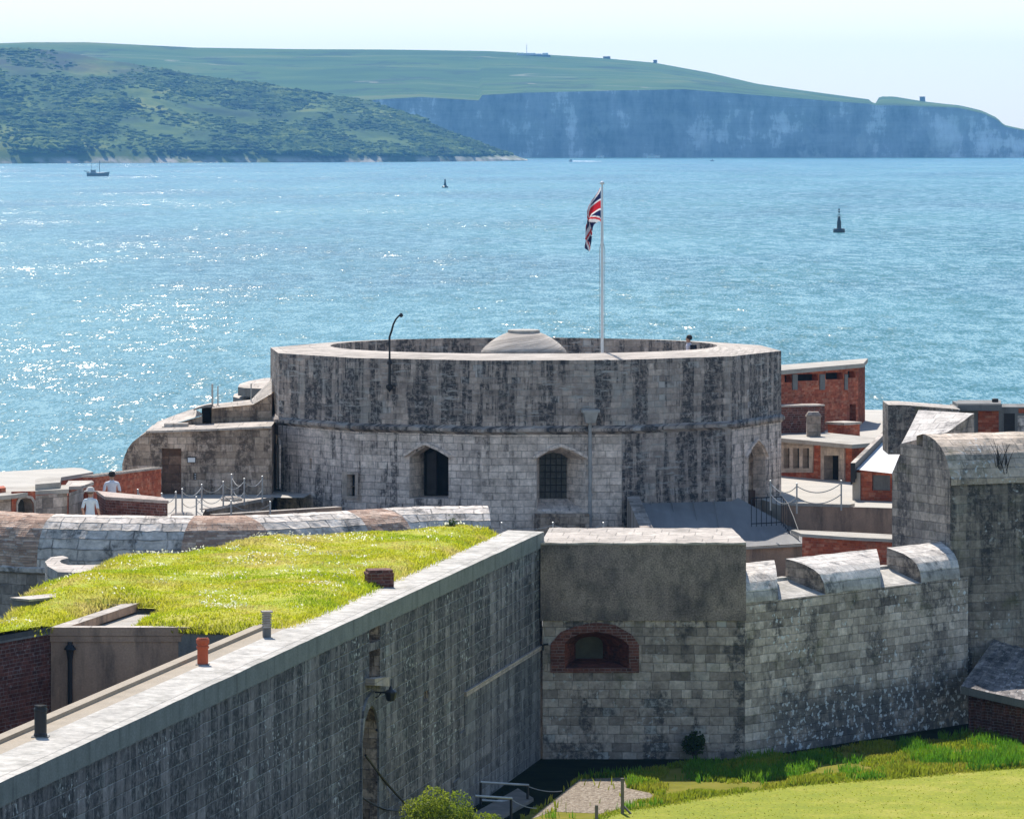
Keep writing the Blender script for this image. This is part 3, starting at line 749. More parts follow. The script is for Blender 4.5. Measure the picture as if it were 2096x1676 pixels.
# ------------------------------------------------------------------ grass blades and leaf clusters
def in_poly(pts, poly):
    x, y = pts[:, 0], pts[:, 1]
    ins = np.zeros(len(pts), bool)
    n = len(poly)
    for i in range(n):
        x0, y0 = poly[i][:2]; x1, y1 = poly[(i + 1) % n][:2]
        c = ((y0 > y) != (y1 > y)) & (x < (x1 - x0) * (y - y0) / (y1 - y0 + 1e-12) + x0)
        ins ^= c
    return ins
def scatter(poly, n):
    a = np.array([p[:2] for p in poly])
    lo, hi = a.min(0), a.max(0)
    out = np.empty((0, 2))
    while len(out) < n:
        q = rng.uniform(lo, hi, (n * 2, 2))
        out = np.concatenate([out, q[in_poly(q, poly)]])
    return out[:n]
def blades(name, pos, h, wd, mat, parent=None, lean=0.45):
    n = len(pos)
    h = np.asarray(h) * np.ones(n)
    a = rng.uniform(0, 2 * np.pi, n)
    d = np.stack([np.cos(a), np.sin(a), np.zeros(n)], 1)
    b = rng.uniform(0, 2 * np.pi, n)
    l = np.stack([np.cos(b), np.sin(b), np.zeros(n)], 1) * (h * rng.uniform(0.05, lean, n))[:, None]
    w_ = (wd * rng.uniform(0.6, 1.3, n))[:, None]
    up = np.zeros((n, 3)); up[:, 2] = h
    p0, p1 = pos - d * w_ * .5, pos + d * w_ * .5
    m0 = pos + up * .6 + l * .4 - d * w_ * .4
    m1 = pos + up * .6 + l * .4 + d * w_ * .4
    t = pos + up + l
    V = np.stack([p0, p1, m0, m1, t], 1).reshape(-1, 3)
    if parent is not None: V = V - np.array(wloc(parent))
    i = np.arange(n) * 5
    tri = np.stack([i, i + 1, i + 3, i, i + 3, i + 2, i + 2, i + 3, i + 4], 1).reshape(-1, 3)
    me = bpy.data.meshes.new(name)
    me.from_pydata(V.tolist(), [], tri.tolist())
    me.materials.append(mat)
    o = bpy.data.objects.new(name, me)
    COL.objects.link(o)
    if parent is not None: o.parent = parent
    return o
def leaves(name, pos, size, mat, parent=None):
    n = len(pos)
    a = rng.normal(size=(n, 3)); a /= np.linalg.norm(a, axis=1)[:, None]
    r = rng.normal(size=(n, 3))
    b = np.cross(a, r); b /= np.linalg.norm(b, axis=1)[:, None]
    s = (size * rng.uniform(0.6, 1.4, n))[:, None]
    V = np.stack([pos - a * s, pos + b * s * .5, pos + a * s, pos - b * s * .5], 1).reshape(-1, 3)
    if parent is not None: V = V - np.array(wloc(parent))
    i = np.arange(n) * 4
    fc = np.stack([i, i + 1, i + 2, i + 3], 1)
    me = bpy.data.meshes.new(name)
    me.from_pydata(V.tolist(), [], fc.tolist())
    me.materials.append(mat)
    o = bpy.data.objects.new(name, me)
    COL.objects.link(o)
    if parent is not None: o.parent = parent
    return o

def to_xy(pix, z): return [Q(a, b, z) for a, b in pix]
def on_ground(xy, z):
    return np.concatenate([xy, np.full((len(xy), 1), z)], 1)
# rough grass along the bank
bankpoly = to_xy(BANK + LAWN[::-1], GZ)
shpoly = to_xy(SHING, GZ)
pts = scatter(bankpoly, 30000)
dens = np.array([fbm(x * 0.5, y * 0.35, 1.0, 3) for x, y in pts])
keep = (dens > -0.12) & ~(in_poly(pts, shpoly) & (rng.uniform(size=len(pts)) < 0.993))
pts, dens = pts[keep], dens[keep]
tag(blades('rough_grass', on_ground(pts, GZ), 0.10 + 0.22 * np.clip(dens + 0.2, 0, 1), 0.045, M['rough']), kind='stuff')
REEDS = [([(1395, 1570), (1480, 1556), (1640, 1548), (1700, 1560), (1640, 1590), (1560, 1600), (1460, 1596)], 4200, 0.42),
         ([(1715, 1575), (1830, 1578), (1910, 1590), (1900, 1597), (1780, 1602), (1725, 1590)], 2600, 0.40),
         ([(1860, 1560), (1960, 1555), (2110, 1545), (2300, 1540), (2300, 1568), (2096, 1574), (1950, 1584), (1880, 1588)], 6500, 0.50),
         ([(1820, 1540), (1880, 1530), (1900, 1545), (1850, 1560)], 1200, 0.40),
         ([(1900, 1512), (1990, 1505), (2010, 1514), (1930, 1522)], 1500, 0.50),
         ([(1600, 1535), (1800, 1530), (1790, 1545), (1640, 1552)], 900, 0.35),
         ([(1280, 1592), (1340, 1588), (1345, 1610), (1290, 1612)], 700, 0.28)]
q = scatter(bankpoly, 46000)
bias = np.zeros(len(q)); hgt_ = np.full(len(q), 0.30)
for pix, n, h in REEDS:
    k = in_poly(q, to_xy(pix, GZ)); bias[k] = 0.34; hgt_[k] = h
d = np.array([fbm(x * 0.55, y * 0.28, 6.0, 4) for x, y in q]) + np.array([fbm(x * 1.9, y * 1.1, 16.0, 2) for x, y in q]) * 0.35
k = (d + bias - 0.22 > rng.uniform(-0.05, 0.35, len(q))) & ~in_poly(q, shpoly)
q, d, hgt_ = q[k], d[k], hgt_[k]
tag(blades('reed_bed', on_ground(q, GZ), hgt_ * (0.45 + 0.8 * np.clip(d + 0.25, 0, 1)) * rng.uniform(.35, 0.95, len(q)), 0.032, M['reed'], lean=0.4), kind='stuff')
# stragglers over the edge of the lawn
ev = []
for a, b in zip(LAWN, LAWN[1:]):
    p, r = Q(*a, GZ), Q(*b, GZ); L = (r - p).length
    t = rng.uniform(0, 1, int(L * 130))[:, None]
    ev.append(np.array(p.xy) + t * np.array((r - p).xy) + rng.normal(0, .13, (len(t), 2)) + np.array([0.05, -.05]))
ev = np.concatenate(ev)
tag(blades('edge_grass', on_ground(ev, GZ + .01), rng.uniform(.03, .11, len(ev)), 0.03, M['rough'], lean=.9), kind='stuff')

lp = scatter(to_xy(LAWN + [(2400, 1700), (1225, 1700)], GZ + 0.02), 2500)
tag(blades('lawn_grass', on_ground(lp, GZ + 0.016), rng.uniform(.012, .035, len(lp)), 0.035, M['lawn_blade'], lean=1.6), kind='stuff')

# ================================================================== THE CASTLE
# ------------------------------------------------------------------ keep: twelve-sided tower
KC, KR = (0.41, 175.0), 8.99
def kp(a, r=KR):
    return (KC[0] + r * math.sin(R_(a)), KC[1] - r * math.cos(R_(a)))
KA = [-99 + 30 * i for i in range(12)]
keep = thing('keep', 'round-looking twelve-sided grey stone tower streaked black, carrying the dome and flagpole', 'castle tower', (KC[0], KC[1], 5.0))
ZS, ZO, ZI, ZF = 10.31, 12.60, 12.73, 11.15
holes, spec_ = {}, {}
KW = {a: Wall(kp(a), kp(a + 30)) for a in KA}
w6 = KW[-9]; w24 = KW[-39]; w54 = KW[-69]; w66 = KW[51]; w84 = KW[-99]; w36 = KW[21]
H6 = w6.uvs([(1098, 1046), (1098, 938), (1122, 924), (1147, 917), (1172, 926), (1198, 941), (1198, 1046)])
I6 = w6.uvs([(1104, 1020), (1104, 937), (1118, 929), (1132, 926), (1147, 929), (1160, 936), (1160, 1020)], 0.9)
H24 = w24.uvs([(838, 1020), (838, 936), (855, 923), (872, 913), (895, 922), (918, 936), (918, 1020)])
I24 = w24.uvs([(868, 1014), (868, 926), (880, 917), (892, 911), (908, 918), (930, 934), (930, 1014)], 1.1)
H54 = w54.uvs([(711, 1015), (711, 971), (729, 971), (729, 1015)])
H54b = w54.uvs([(633, 960), (633, 938), (638, 938), (638, 960)])
H66 = w66.uvs([(1532, 1075), (1532, 935), (1540, 915), (1549, 904), (1559, 914), (1567, 935), (1567, 1075)])
H84 = w84.uvs([(562.5, 1000), (562.5, 908), (565, 892), (567.5, 886), (569.5, 894), (571.5, 910), (571.5, 1000)])
holes = {-9: [H6], -39: [H24], -69: [H54, H54b], 51: [H66], -99: [H84]}
kw = MB()
for i, a in enumerate(KA):
    W = KW[a]
    lo, hi = 3.0, ZS
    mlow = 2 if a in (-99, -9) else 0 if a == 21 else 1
    if a == -69:
        um = (H54[0][0] + H54b[2][0]) / 2
        W.face(kw, [(0, lo), (um, lo), (um, hi), (0, hi)], [H54b], mlow, 0.0, u0=i * W.L); W.face(kw, [(um, lo), (W.L, lo), (W.L, hi), (um, hi)], [H54], mlow, 0.0, u0=i * W.L)
    else: W.face(kw, [(0, lo), (W.L, lo), (W.L, hi), (0, hi)], holes.get(a, []), mlow, 0.0, u0=i * W.L)
    W.face(kw, [(0, hi), (W.L, hi), (W.L, ZO), (0, ZO)], [], 0, 0.0, u0=i * W.L)
for W, h, inn, d in ((w6, H6, I6, 0.9), (w24, H24, I24, 1.1), (w54, H54, H54, 0.22), (w54, H54b, H54b, 0.3), (w66, H66, H66, 0.45), (w84, H84, H84, 0.06)):
    W.reveal(kw, h, inn, d, 2)
# recessed backs that are masonry or darkness
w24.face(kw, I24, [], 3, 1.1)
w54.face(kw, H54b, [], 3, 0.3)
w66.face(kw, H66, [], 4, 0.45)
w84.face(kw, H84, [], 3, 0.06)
kw.build('wall', [M['keep_upper'], M['keep_lower'], M['keep_lit'], M['void'], M['old_block']], keep)
# parapet top and inner face
kt = MB()
N4 = 48
def outer_pt(j):
    a0 = KA[0] + 30 * (j // 4); f = (j % 4) / 4.0
    p, q = kp(a0), kp(a0 + 30)
    return (p[0] + (q[0] - p[0]) * f, p[1] + (q[1] - p[1]) * f)
ro, rm, ri, rf = [], [], [], []
for j in range(N4 + 1):
    a = KA[0] + 7.5 * j
    o = outer_pt(j % N4)
    ii = kp(a, 6.73)
    jz = random.uniform(-.012, .012)
    ro.append((o[0], o[1], ZO)); rm.append((o[0] * .5 + ii[0] * .5, o[1] * .5 + ii[1] * .5, (ZO + ZI) / 2 + 0.02 + jz)); ri.append((*ii, ZI)); rf.append((*ii, ZF))
kt.grid([ro, rm, ri], 0, flip=False)
kt.build('parapet_top', [M['coping']], keep)
kt = MB(); kt.grid([[(p[0], p[1], p[2] - 0.001) for p in ri], rf], 0)
kt.build('parapet_inner_face', [M['keep_upper']], keep)
kt = MB(); kt.poly(rf[:-1], None, 0); kt.build('roof', [M['concrete']], keep)
# string course
ks = MB()
for prof in ([(0.0, 10.43), (0.13, 10.34), (0.13, 10.25), (0.0, 10.14)],):
    ks.grid([[(*kp(a, KR + r / math.cos(R_(15))), z) for a in KA + [KA[0] + 360]] for r, z in prof], 0)
ks.build('string_course', [M['keep_upper']], keep)
# dome over the stair in the middle of the roof
dm = MB()
dm.lathe([(1.46, ZF), (1.46, 12.44), (1.50, 12.46), (1.47, 12.56), (1.36, 12.68), (1.18, 12.84), (0.95, 13.00), (0.72, 13.12), (0.52, 13.19)], (*KC,), 40)
dome = dm.build('dome', [M['coping']], keep, smooth=True)
dm = MB(); dm.lathe([(0.50, 13.17), (0.56, 13.18), (0.56, 13.26), (0.50, 13.28), (0.0, 13.29)], (*KC,), 24); dm.build('cap', [M['top_white']], dome)
# leaded window
wm = MB(); w6.face(wm, I6, [], 0, 0.9)
win = wm.build('window', [M['glass']], keep)
lb = MB()
(ua, za), (ub, zb) = I6[0], I6[6]
for k in range(1, 5):
    u = ua + (ub - ua) * k / 5
    lb.tube([w6.pt(u, za, 0.87), w6.pt(u, I6[3][1] - 0.05, 0.87)], 0.014, 5)
for k in range(1, 7):
    z = za + 0.22 * k
    lb.tube([w6.pt(ua, z, 0.87), w6.pt(ub, z, 0.87)], 0.014, 5)
lb.build('glazing_bars', [M['iron']], win)
for W, pts in ((w6, [(1091, 940), (1120, 923), (1147, 914), (1173, 923), (1203, 940)]), (w24, [(829, 935), (850, 921), (872, 910), (897, 921), (924, 937)])):
    hm = MB(); W.band(hm, W.uvs(pts), 0.10, 0.13); hm.build('hood_mould', [M['keep_lit']], keep)
hm = MB(); w66.band(hm, w66.uvs([(1526, 940), (1537, 916), (1549, 901), (1561, 914), (1570, 935)]), 0.08, 0.08); hm.build('hood_mould', [M['keep_lit']], keep)
# dark shutter standing in the left embrasure
sh = MB(); w24.slab(sh, w24.uvs([(874, 1012), (874, 930), (893, 920), (893, 1012)], 0.8), 0.8, 0.88); sh.build('shutter', [M['hatch']], keep)
# small framed window
fr = MB()
w54.slab(fr, w54.uvs([(701, 1021), (701, 965), (733, 965), (733, 1021)]), -0.025, 0.0, [w54.uvs([(711, 1015), (711, 971), (729, 971), (729, 1015)])])
swin = fr.build('small_window', [M['dressed']], keep)
gp_ = MB(); w54.face(gp_, H54, [], 0, 0.2); gp_.build('pane', [M['void']], swin)
gp_ = MB(); a_, b_ = w54.uv(711, 995), w54.uv(729, 995); gp_.tube([w54.pt(*a_, 0.17), w54.pt(*b_, 0.17)], 0.02, 5); c_ = (a_[0] + b_[0]) / 2
gp_.tube([w54.pt(c_, H54[0][1], 0.17), w54.pt(c_, H54[1][1], 0.17)], 0.012, 5); gp_.build('glazing_bar', [M['post_wood']], swin)
# door under the pointed arch
dr = MB(); w66.slab(dr, w66.uvs([(1534, 1075), (1534, 1003), (1560, 1003), (1560, 1075)], 0.38), 0.38, 0.44); dr.build('door', [M['oak']], keep)
# hopper head and downpipe
dp = MB()
u7, _z = w6.uv(1207, 900)
dp.tube([w6.pt(u7, Zof(858, 166.3), -0.1), w6.pt(u7, 6.5, -0.1)], 0.06, 10)
for zz in (9.0, 8.1, 7.4): dp.tube([w6.pt(u7, zz, -0.1), w6.pt(u7, zz + 0.07, -0.1)], 0.08, 10)
pipe = dp.build('downpipe', [M['lead_pipe']], keep, smooth=True)
dp = MB(); ph = w6.pt(u7, Zof(866, 166.1), -0.18)
dp.box(ph, (0.30, 0.34, 0.34), R_(6), taper=1.55); dp.box((ph.x, ph.y, ph.z + 0.34), (0.58, 0.56, 0.10), R_(6)); dp.build('hopper', [M['lead_pipe']], pipe)
# sloping plinth at the left corner and blocks beneath the window
pl = MB(); pl.grid([[(*kp(a, KR + r), z) for a in (-129, -99, -71)] for r, z in [(0.005, 7.72), (0.15, 7.40), (0.15, 3.0)]], 0); pl.build('plinth', [M['keep_lit']], keep)
sb = MB(); w6.slab(sb, w6.uvs([(1094, 1085), (1094, 1050), (1204, 1050), (1204, 1085)]), -0.32, 0.0); sb.build('sill_block', [M['old_block']], keep)

# ------------------------------------------------------------------ flagpole and flag on the keep roof
FX, FY = XY(1232.5, 169.6)
fp = thing('flagpole', 'tall white flagpole standing on the roof of the round tower', 'flagpole', (FX, FY, ZF))
fm = MB(); zt_ = Zof(377, FY)
fm.tube([(FX, FY, ZF), (FX, FY, Zof(492, FY)), (FX, FY, zt_)], [0.052, 0.046, 0.028], 12); fm.build('pole', [M['white_paint']], fp, smooth=True)
fm = MB(); fm.lathe([(0.0, zt_ - .01), (0.075, zt_), (0.075, zt_ + 0.05), (0.03, zt_ + 0.09), (0, zt_ + 0.1)], (FX, FY), 12); fm.build('finial', [M['white_paint']], fp, smooth=True)
fm = MB(); zc = Zof(494, FY)
for sx_ in (-1, 1): fm.tube([(FX, FY - .02, zc), (FX + .06 * sx_, FY, zc - .12), (FX + .09 * sx_, FY, zc - .3), (FX + .085 * sx_, FY, ZF + 0.9)], 0.009, 5)
fm.build('halyard', [M['rope']], fp)
def flag():
    nu, nv = 60, 36
    me = bpy.data.meshes.new('flag')
    V, Fc, Mi = [], [], []
    ztop = Zof(384, FY)
    hoist, fly = 1.18, 1.85
    for j in range(nu + 1):
        u = j / nu
        for i in range(nv + 1):
            v = i / nv                     # 0 top .. 1 bottom of the hoist
            # the fly hangs down and a little away from the pole, gathered in folds
            gath = 1 - 0.70 * u ** 0.8
            s = fly * u
            dx = -(0.12 + 0.24 * s * (1 - 0.12 * s)) * min(1, u * 5) ** 0.7
            dz = -0.84 * s - 0.04 * s * s
            zz = -hoist * (v - 0.02) * (1 - 0.62 * u ** 0.7) - 0.06 * u
            fold = math.sin(v * 9.0 + u * 3.0) * 0.10 * min(1, u * 3) + math.sin(v * 17 + 2.1 * u) * 0.035 * u
            xx = dx + math.cos(v * 9.0 + u * 3.0 + 0.8) * 0.085 * min(1, u * 2.5) - 0.20 * math.sin(math.pi * v) * math.sin(math.pi * min(1, u * 1.4))
            V.append((FX - 0.045 + xx, FY + fold, ztop + dz + zz))
    st = nv + 1
    def colour(u, v):
        x, y = u * 60, v * 30
        if abs(y - 15) < 3 or abs(x - 30) < 3: return 2
        if abs(y - 15) < 5 or abs(x - 30) < 5: return 1
        d1 = (x / 2 - y) * 2 / math.sqrt(5); d2 = (x / 2 - (30 - y)) * 2 / math.sqrt(5)
        sgn = 1 if x < 30 else -1
        if 0 < d1 * sgn < 2.0 or 0 < -d2 * sgn < 2.0: return 2
        if abs(d1) < 3 or abs(d2) < 3: return 1
        return 0
    for j in range(nu):
        for i in range(nv):
            Fc.append((j * st + i, j * st + i + 1, (j + 1) * st + i + 1, (j + 1) * st + i))
            Mi.append(colour((j + .5) / nu, (i + .5) / nv))
    me.from_pydata(V, [], Fc)
    for nm, c in (('navy flag cloth', (0.012, 0.016, 0.075)), ('white flag cloth', (0.75, 0.75, 0.76)), ('red flag cloth', (0.55, 0.018, 0.03))):
        m = bpy.data.materials.new(nm); m.use_nodes = True
        b = m.node_tree.nodes['Principled BSDF']; b.inputs['Base Color'].default_value = (*c, 1); b.inputs['Roughness'].default_value = 0.8
        tr = m.node_tree.nodes.new('ShaderNodeBsdfTranslucent'); tr.inputs[0].default_value = (*c, 1)
        mx = m.node_tree.nodes.new('ShaderNodeMixShader'); mx.inputs[0].default_value = 0.4
        m.node_tree.links.new(b.outputs[0], mx.inputs[1]); m.node_tree.links.new(tr.outputs[0], mx.inputs[2])
        m.node_tree.links.new(mx.outputs[0], m.node_tree.nodes['Material Output'].inputs[0])
        me.materials.append(m)
    me.polygons.foreach_set('material_index', Mi)
    me.polygons.foreach_set('use_smooth', [True] * len(Fc))
    o = bpy.data.objects.new('flag', me); COL.objects.link(o)
    tag(o, 'red, white and blue crossed flag hanging limp from the flagpole', 'flag')
flag()

# curved black lamp arm bolted to the tower face
lx, ly = w24.pt(*w24.uv(801, 760), -0.14).xy
lp_ = thing('lamp_post', 'tall black lamp arm curving over the parapet of the round tower', 'lamp post', (lx, ly, Zof(802, ly)))
z_ = lambda py: Zof(py, ly)
lm = MB(); xk = lambda px: (px - CX) * ly / F
lm.tube([(lx, ly, z_(792)), (lx, ly, z_(745)), (lx, ly, z_(690)), (xk(802), ly, z_(676)), (xk(805), ly, z_(664)), (xk(810), ly, z_(654)), (xk(816), ly, z_(647)), (xk(821), ly, z_(644))], [0.045, 0.042, 0.036, 0.034, 0.032, 0.03, 0.028, 0.026], 9)
lm.build('arm', [M['iron']], lp_, smooth=True)
lm = MB(); lm.lathe([(0, z_(803)), (0.05, z_(799)), (0.12, z_(794)), (0.13, z_(789)), (0.06, z_(787))], (lx, ly), 10); lm.build('bracket', [M['iron']], lp_)
lm = MB(); lm.lathe([(0, z_(650)), (0.06, z_(648)), (0.07, z_(644)), (0.03, z_(641)), (0, z_(641))], (xk(821), ly), 10); lm.build('lamp_head', [M['iron']], lp_)
lm = MB(); lm.lathe([(0.07, z_(746)), (0.08, z_(743)), (0.08, z_(739)), (0.05, z_(737))], (lx, ly), 10); lm.build('collar', [M['iron']], lp_)

# ------------------------------------------------------------------ long curtain wall running away from the camera
LA, LC = Vector((-8.86, 87.0)), Vector((0.852, 142.0))
ld = (LC - LA).normalized()
L0 = LA - ld * 18
LW = Wall(L0, LC)
ZT = 8.85
lw = thing('curtain_wall', 'long dark ashlar wall with a pale flat top and an arched doorway', 'castle wall', (*LA, 2.0))
hd = LW.uvs([(738, 1700), (738, 1520), (743, 1478), (750, 1453), (757, 1442), (764, 1452), (770, 1476), (772, 1500), (772, 1700)])
hd[0] = (hd[1][0], GZ + .1); hd[-1] = (hd[-2][0], GZ + .1)
r1 = LW.uvs([(756, 1318), (756, 1287), (778, 1277), (778, 1309)])
r2 = LW.uvs([(756, 1390), (756, 1333), (778, 1326), (778, 1392)])
sl1 = LW.uvs([(868, 1434), (868, 1416), (877, 1411), (877, 1430)])
sl2 = LW.uvs([(970, 1475), (970, 1458), (977, 1454), (977, 1472)])
ub_ = LW.uv(950, 1410)[0]
zb_ = LW.uv(1095, 1331)[1]
lm = MB()
LW.face(lm, [(0, 2.0), (LW.L, 2.0), (LW.L, zb_), (ub_, zb_ - .06), (ub_, 8.45), (0, 8.45)], [hd, r1, r2, sl1, sl2], 0)
LW.face(lm, [(ub_, zb_ - .06), (LW.L, zb_), (LW.L, 8.45), (ub_, 8.45)], [], 0)
for h, d in ((hd, 0.9), (r1, 0.35), (r2, 0.45), (sl1, 0.2), (sl2, 0.2)): LW.reveal(lm, h, h, d, 1)
for h, d in ((r1, 0.35), (r2, 0.45), (sl1, 0.2), (sl2, 0.2)): LW.face(lm, h, [], 2 if h in (sl1, sl2) else 1, d)
lm.build('wall', [M['long_wall'], M['old_block'], M['void']], lw)
# the paler foot of the wall near the corner
lf = MB()
zz0 = LW.uv(955, 1415)
LW.slab(lf, [(ub_ - 1.6, 2.0), (LW.L, 2.0), (LW.L, zb_ - .05), (ub_, zb_ - .1), (ub_, zb_ - .95), (ub_ - .7, zb_ - .98), (ub_ - .7, zb_ - 2.1), (ub_ - 1.6, zb_ - 2.12)], -0.03, 0.0); lf.build('pale_footing', [M['long_base']], lw)
sc_ = MB(); LW.slab(sc_, [(ub_, zb_ - .10), (LW.L, zb_ - .05), (LW.L, zb_ + .07), (ub_, zb_ + .02)], -0.07, 0.0); sc_.build('string_course', [M['dressed']], lw)
dd = MB(); LW.face(dd, hd, [], 0, 0.9); dd.build('door', [M['hatch']], lw)
# dressed surround of the doorway
ou = [(hd[0][0] - .10, GZ), (hd[1][0] - .10, hd[1][1])] + [(u + (-.10 if k < 4 else .55 if k > 4 else .25), z + .28) for k, (u, z) in enumerate(hd) if 2 <= k <= 6] + [(hd[7][0] + .85, hd[7][1]), (hd[8][0] + .85, GZ)]
sr = MB(); LW.slab(sr, ou, -0.05, 0.0, [hd]); sr.build('door_surround', [M['long_base']], lw)
s0 = LW.uvs([(748, 1402), (748, 1388), (779, 1384), (779, 1404)]); sr = MB(); LW.slab(sr, s0, -0.22, 0.0); sr.build('corbel', [M['dressed']], lw)
# coping: edge, white walk and tan strip, back kerb
n_ = -LW.n                                            # inward
def lpt(s, t, z): p = L0 + ld * s + n_ * t; return (p.x, p.y, z)
ns = 90
def strip(name, t0, t1, z0, z1, mat, s0=0.0, s1=LW.L, jit=0.012, edge=None):
    mb = MB(); jit *= .3
    r0, r1_ = [], []
    for k in range(ns + 1):
        s = s0 + (s1 - s0) * k / ns
        r0.append(lpt(s, t0 + random.uniform(-jit, jit), z0 + random.uniform(-jit, jit)))
        r1_.append(lpt(s, t1 + random.uniform(-jit, jit), z1))
    mb.grid([r0, r1_], 0)
    if edge is not None: mb.grid([[(p[0], p[1], edge) for p in r0], r0], 1)
    return mb.build(name, mat, lw)
strip('coping', -0.05, 0.98, ZT, ZT + 0.03, [M['top_white'], M['band']], jit=0.018, edge=8.43)
sK = LW.uv(520, 1300)[0] + 8.0
p_end = Q(583, 1277, ZT); s_end = (Vector((p_end.x, p_end.y)) - L0).dot(ld)
strip('walk_strip', 0.98, 1.42, ZT + 0.026, ZT + 0.02, [M['top_tan']], s1=s_end, jit=0.0)
kb = MB()
kb.prism([lpt(0, 1.42, 0)[:2], lpt(s_end, 1.42, 0)[:2], lpt(s_end, 1.66, 0)[:2], lpt(0, 1.66, 0)[:2]], 2.0, ZT + 0.10); kb.build('kerb', [M['top_tan']], lw)
# iron lamp on a wall bracket beside the doorway
pL = LW.pt(*LW.uv(764, 1416)); 
lb_ = thing('wall_lantern', 'small black lantern on an iron wall bracket above the arched doorway', 'lantern', pL)
lm = MB(); q1 = pL + Vector((LW.n.x, LW.n.y, 0)) * 0.42
lm.tube([pL, q1], 0.022, 6); lm.tube([pL + Vector((0, 0, -.14)), pL + Vector((LW.n.x, LW.n.y, 0)) * .12 + Vector((0, 0, -.10)), pL + Vector((LW.n.x, LW.n.y, 0)) * .2], 0.014, 6); lm.build('bracket', [M['iron']], lb_)
lm = MB(); lm.lathe([(0.0, q1.z + .17), (0.03, q1.z + .13), (0.05, q1.z + .08), (0.15, q1.z + .02), (0.15, q1.z - .01), (0.10, q1.z - .18), (0.08, q1.z - .2), (0, q1.z - .2)], (q1.x, q1.y), 8); lm.build('lantern_body', [M['iron']], lb_)
# drawbridge chains
for (a, d0, b, Yb) in (((771, 1493), .5, (868, 1615), 126.0), ((748, 1545), .3, (838, 1652), 122.0)):
    p0_ = LW.pt(*LW.uv(*a)); p1_ = P(*b, Yb)
    c = MB(); c.tube([p0_.lerp(p1_, k / 10) + Vector((0, 0, -.06 * math.sin(math.pi * k / 10))) for k in range(11)], 0.030, 6)
    tag(c.build('drawbridge_chain', [M['iron']]), 'taut black drawbridge chain running from the arched doorway down to the bush', 'chain', 'lifting chains of the drawbridge')
for (a, b, Yb) in (((771, 1600), (856, 1616), 126.0), ((742, 1632), (838, 1655), 122.0)):
    p0_ = LW.pt(*LW.uv(*a)); p1_ = P(*b, Yb)
    c = MB(); c.tube([p0_.lerp(p1_, k / 10) + Vector((0, 0, -.14 * math.sin(math.pi * k / 10))) for k in range(11)], 0.022, 6)
    tag(c.build('handrail_chain', [M['iron']]), 'slack black handrail chain hanging low beside the arched doorway', 'chain', 'slack handrail chains at the doorway')

# ------------------------------------------------------------------ block tower front and corner
fw = thing('gun_block', 'square dark pebbledashed wall block with a pale flat top and brick gun opening', 'castle wall', (3.7, 141.5, 2.0))
FWL = Wall((0.86, 141.5), (6.55, 141.5))
ZB = Zof(1270, 141.5); ZBT = 8.58
HB = FWL.uvs([(1156, 1367), (1156, 1316), (1168, 1304), (1190, 1296), (1220, 1292), (1248, 1297), (1274, 1308), (1287, 1320), (1287, 1367)])
IB = FWL.uvs([(1178, 1347), (1178, 1318), (1184, 1309), (1196, 1304), (1212, 1302), (1224, 1304), (1231, 1309), (1234, 1318), (1234, 1347)], 1.4)
OB = FWL.uvs([(1127, 1376), (1127, 1317), (1148, 1293), (1182, 1280), (1220, 1273), (1260, 1279), (1292, 1297), (1308, 1318), (1308, 1376)])
fb = MB()
FWL.face(fb, [(0, 2.0), (FWL.L, 2.0), (FWL.L, ZB), (0, ZB)], [HB], 0)
Rw = Wall((6.55, 141.5), (6.40, 146.8))
fb.poly([(6.55, 141.5, 2), (6.40, 146.8, 2), (6.40, 146.8, ZB), (6.55, 141.5, ZB)], [(0, 2), (5.3, 2), (5.3, ZB), (0, ZB)], 0)
fb.build('wall', [M['front']], fw)
fb = MB()
pb = [(0.80, 141.46), (6.58, 141.46), (6.41, 146.8), (1.1, 146.8)]
fb.prism(pb, ZB, ZBT - 0.02, 0, 0, True)
fb.build('pebbledash_block', [M['pebble']], fw)
fb = MB(); 
topg = []
for k in range(7):
    t = k / 6
    topg.append([(pb[0][0] + (pb[1][0] - pb[0][0]) * j / 20 + (pb[3][0] - pb[0][0] - (pb[3][0] - pb[0][0] - pb[2][0] + pb[1][0]) * j / 20) * t, pb[0][1] + (pb[3][1] - pb[0][1]) * t - (0.03 if k == 0 else 0) + random.uniform(-.012, .012), ZBT + random.uniform(-.012, .015)) for j in range(21)])
fb.grid(topg, 0); fb.grid([[(p[0], p[1], ZBT - 0.06) for p in topg[0]], topg[0]], 0)
fb.build('coping', [M['coping']], fw)
br = MB(); FWL.slab(br, OB, -0.03, 0.0, [HB]); arch = br.build('brick_arch', [M['dark_brick']], fw)
br = MB(); FWL.reveal(br, HB, IB, 1.4, 0); br.build('splayed_reveal', [M['reveal_brick']], arch)
br = MB(); FWL.face(br, IB, [], 0, 1.4); br.build('shutter', [M['gun_shutter']], arch)
br = MB(); pcol = FWL.uv(1100, 1322)
br.tube([FWL.pt(0.02, Zof(1318, 141.5), -.10), FWL.pt(0.16, Zof(1317, 141.5), -.10)], 0.03, 6); br.tube([FWL.pt(0.03, Zof(1318, 141.5), -.10), FWL.pt(0.01, Zof(1330, 141.5), -.12)], 0.03, 6); br.build('spout', [M['iron']], fw)
sq = MB(); FWL.slab(sq, FWL.uvs([(1276, 1474), (1276, 1453), (1303, 1453), (1303, 1474)]), -0.012, 0.0, [FWL.uvs([(1280, 1471), (1280, 1456), (1299, 1456), (1299, 1471)])]); sq.build('blocked_vent', [M['pebble']], fw)

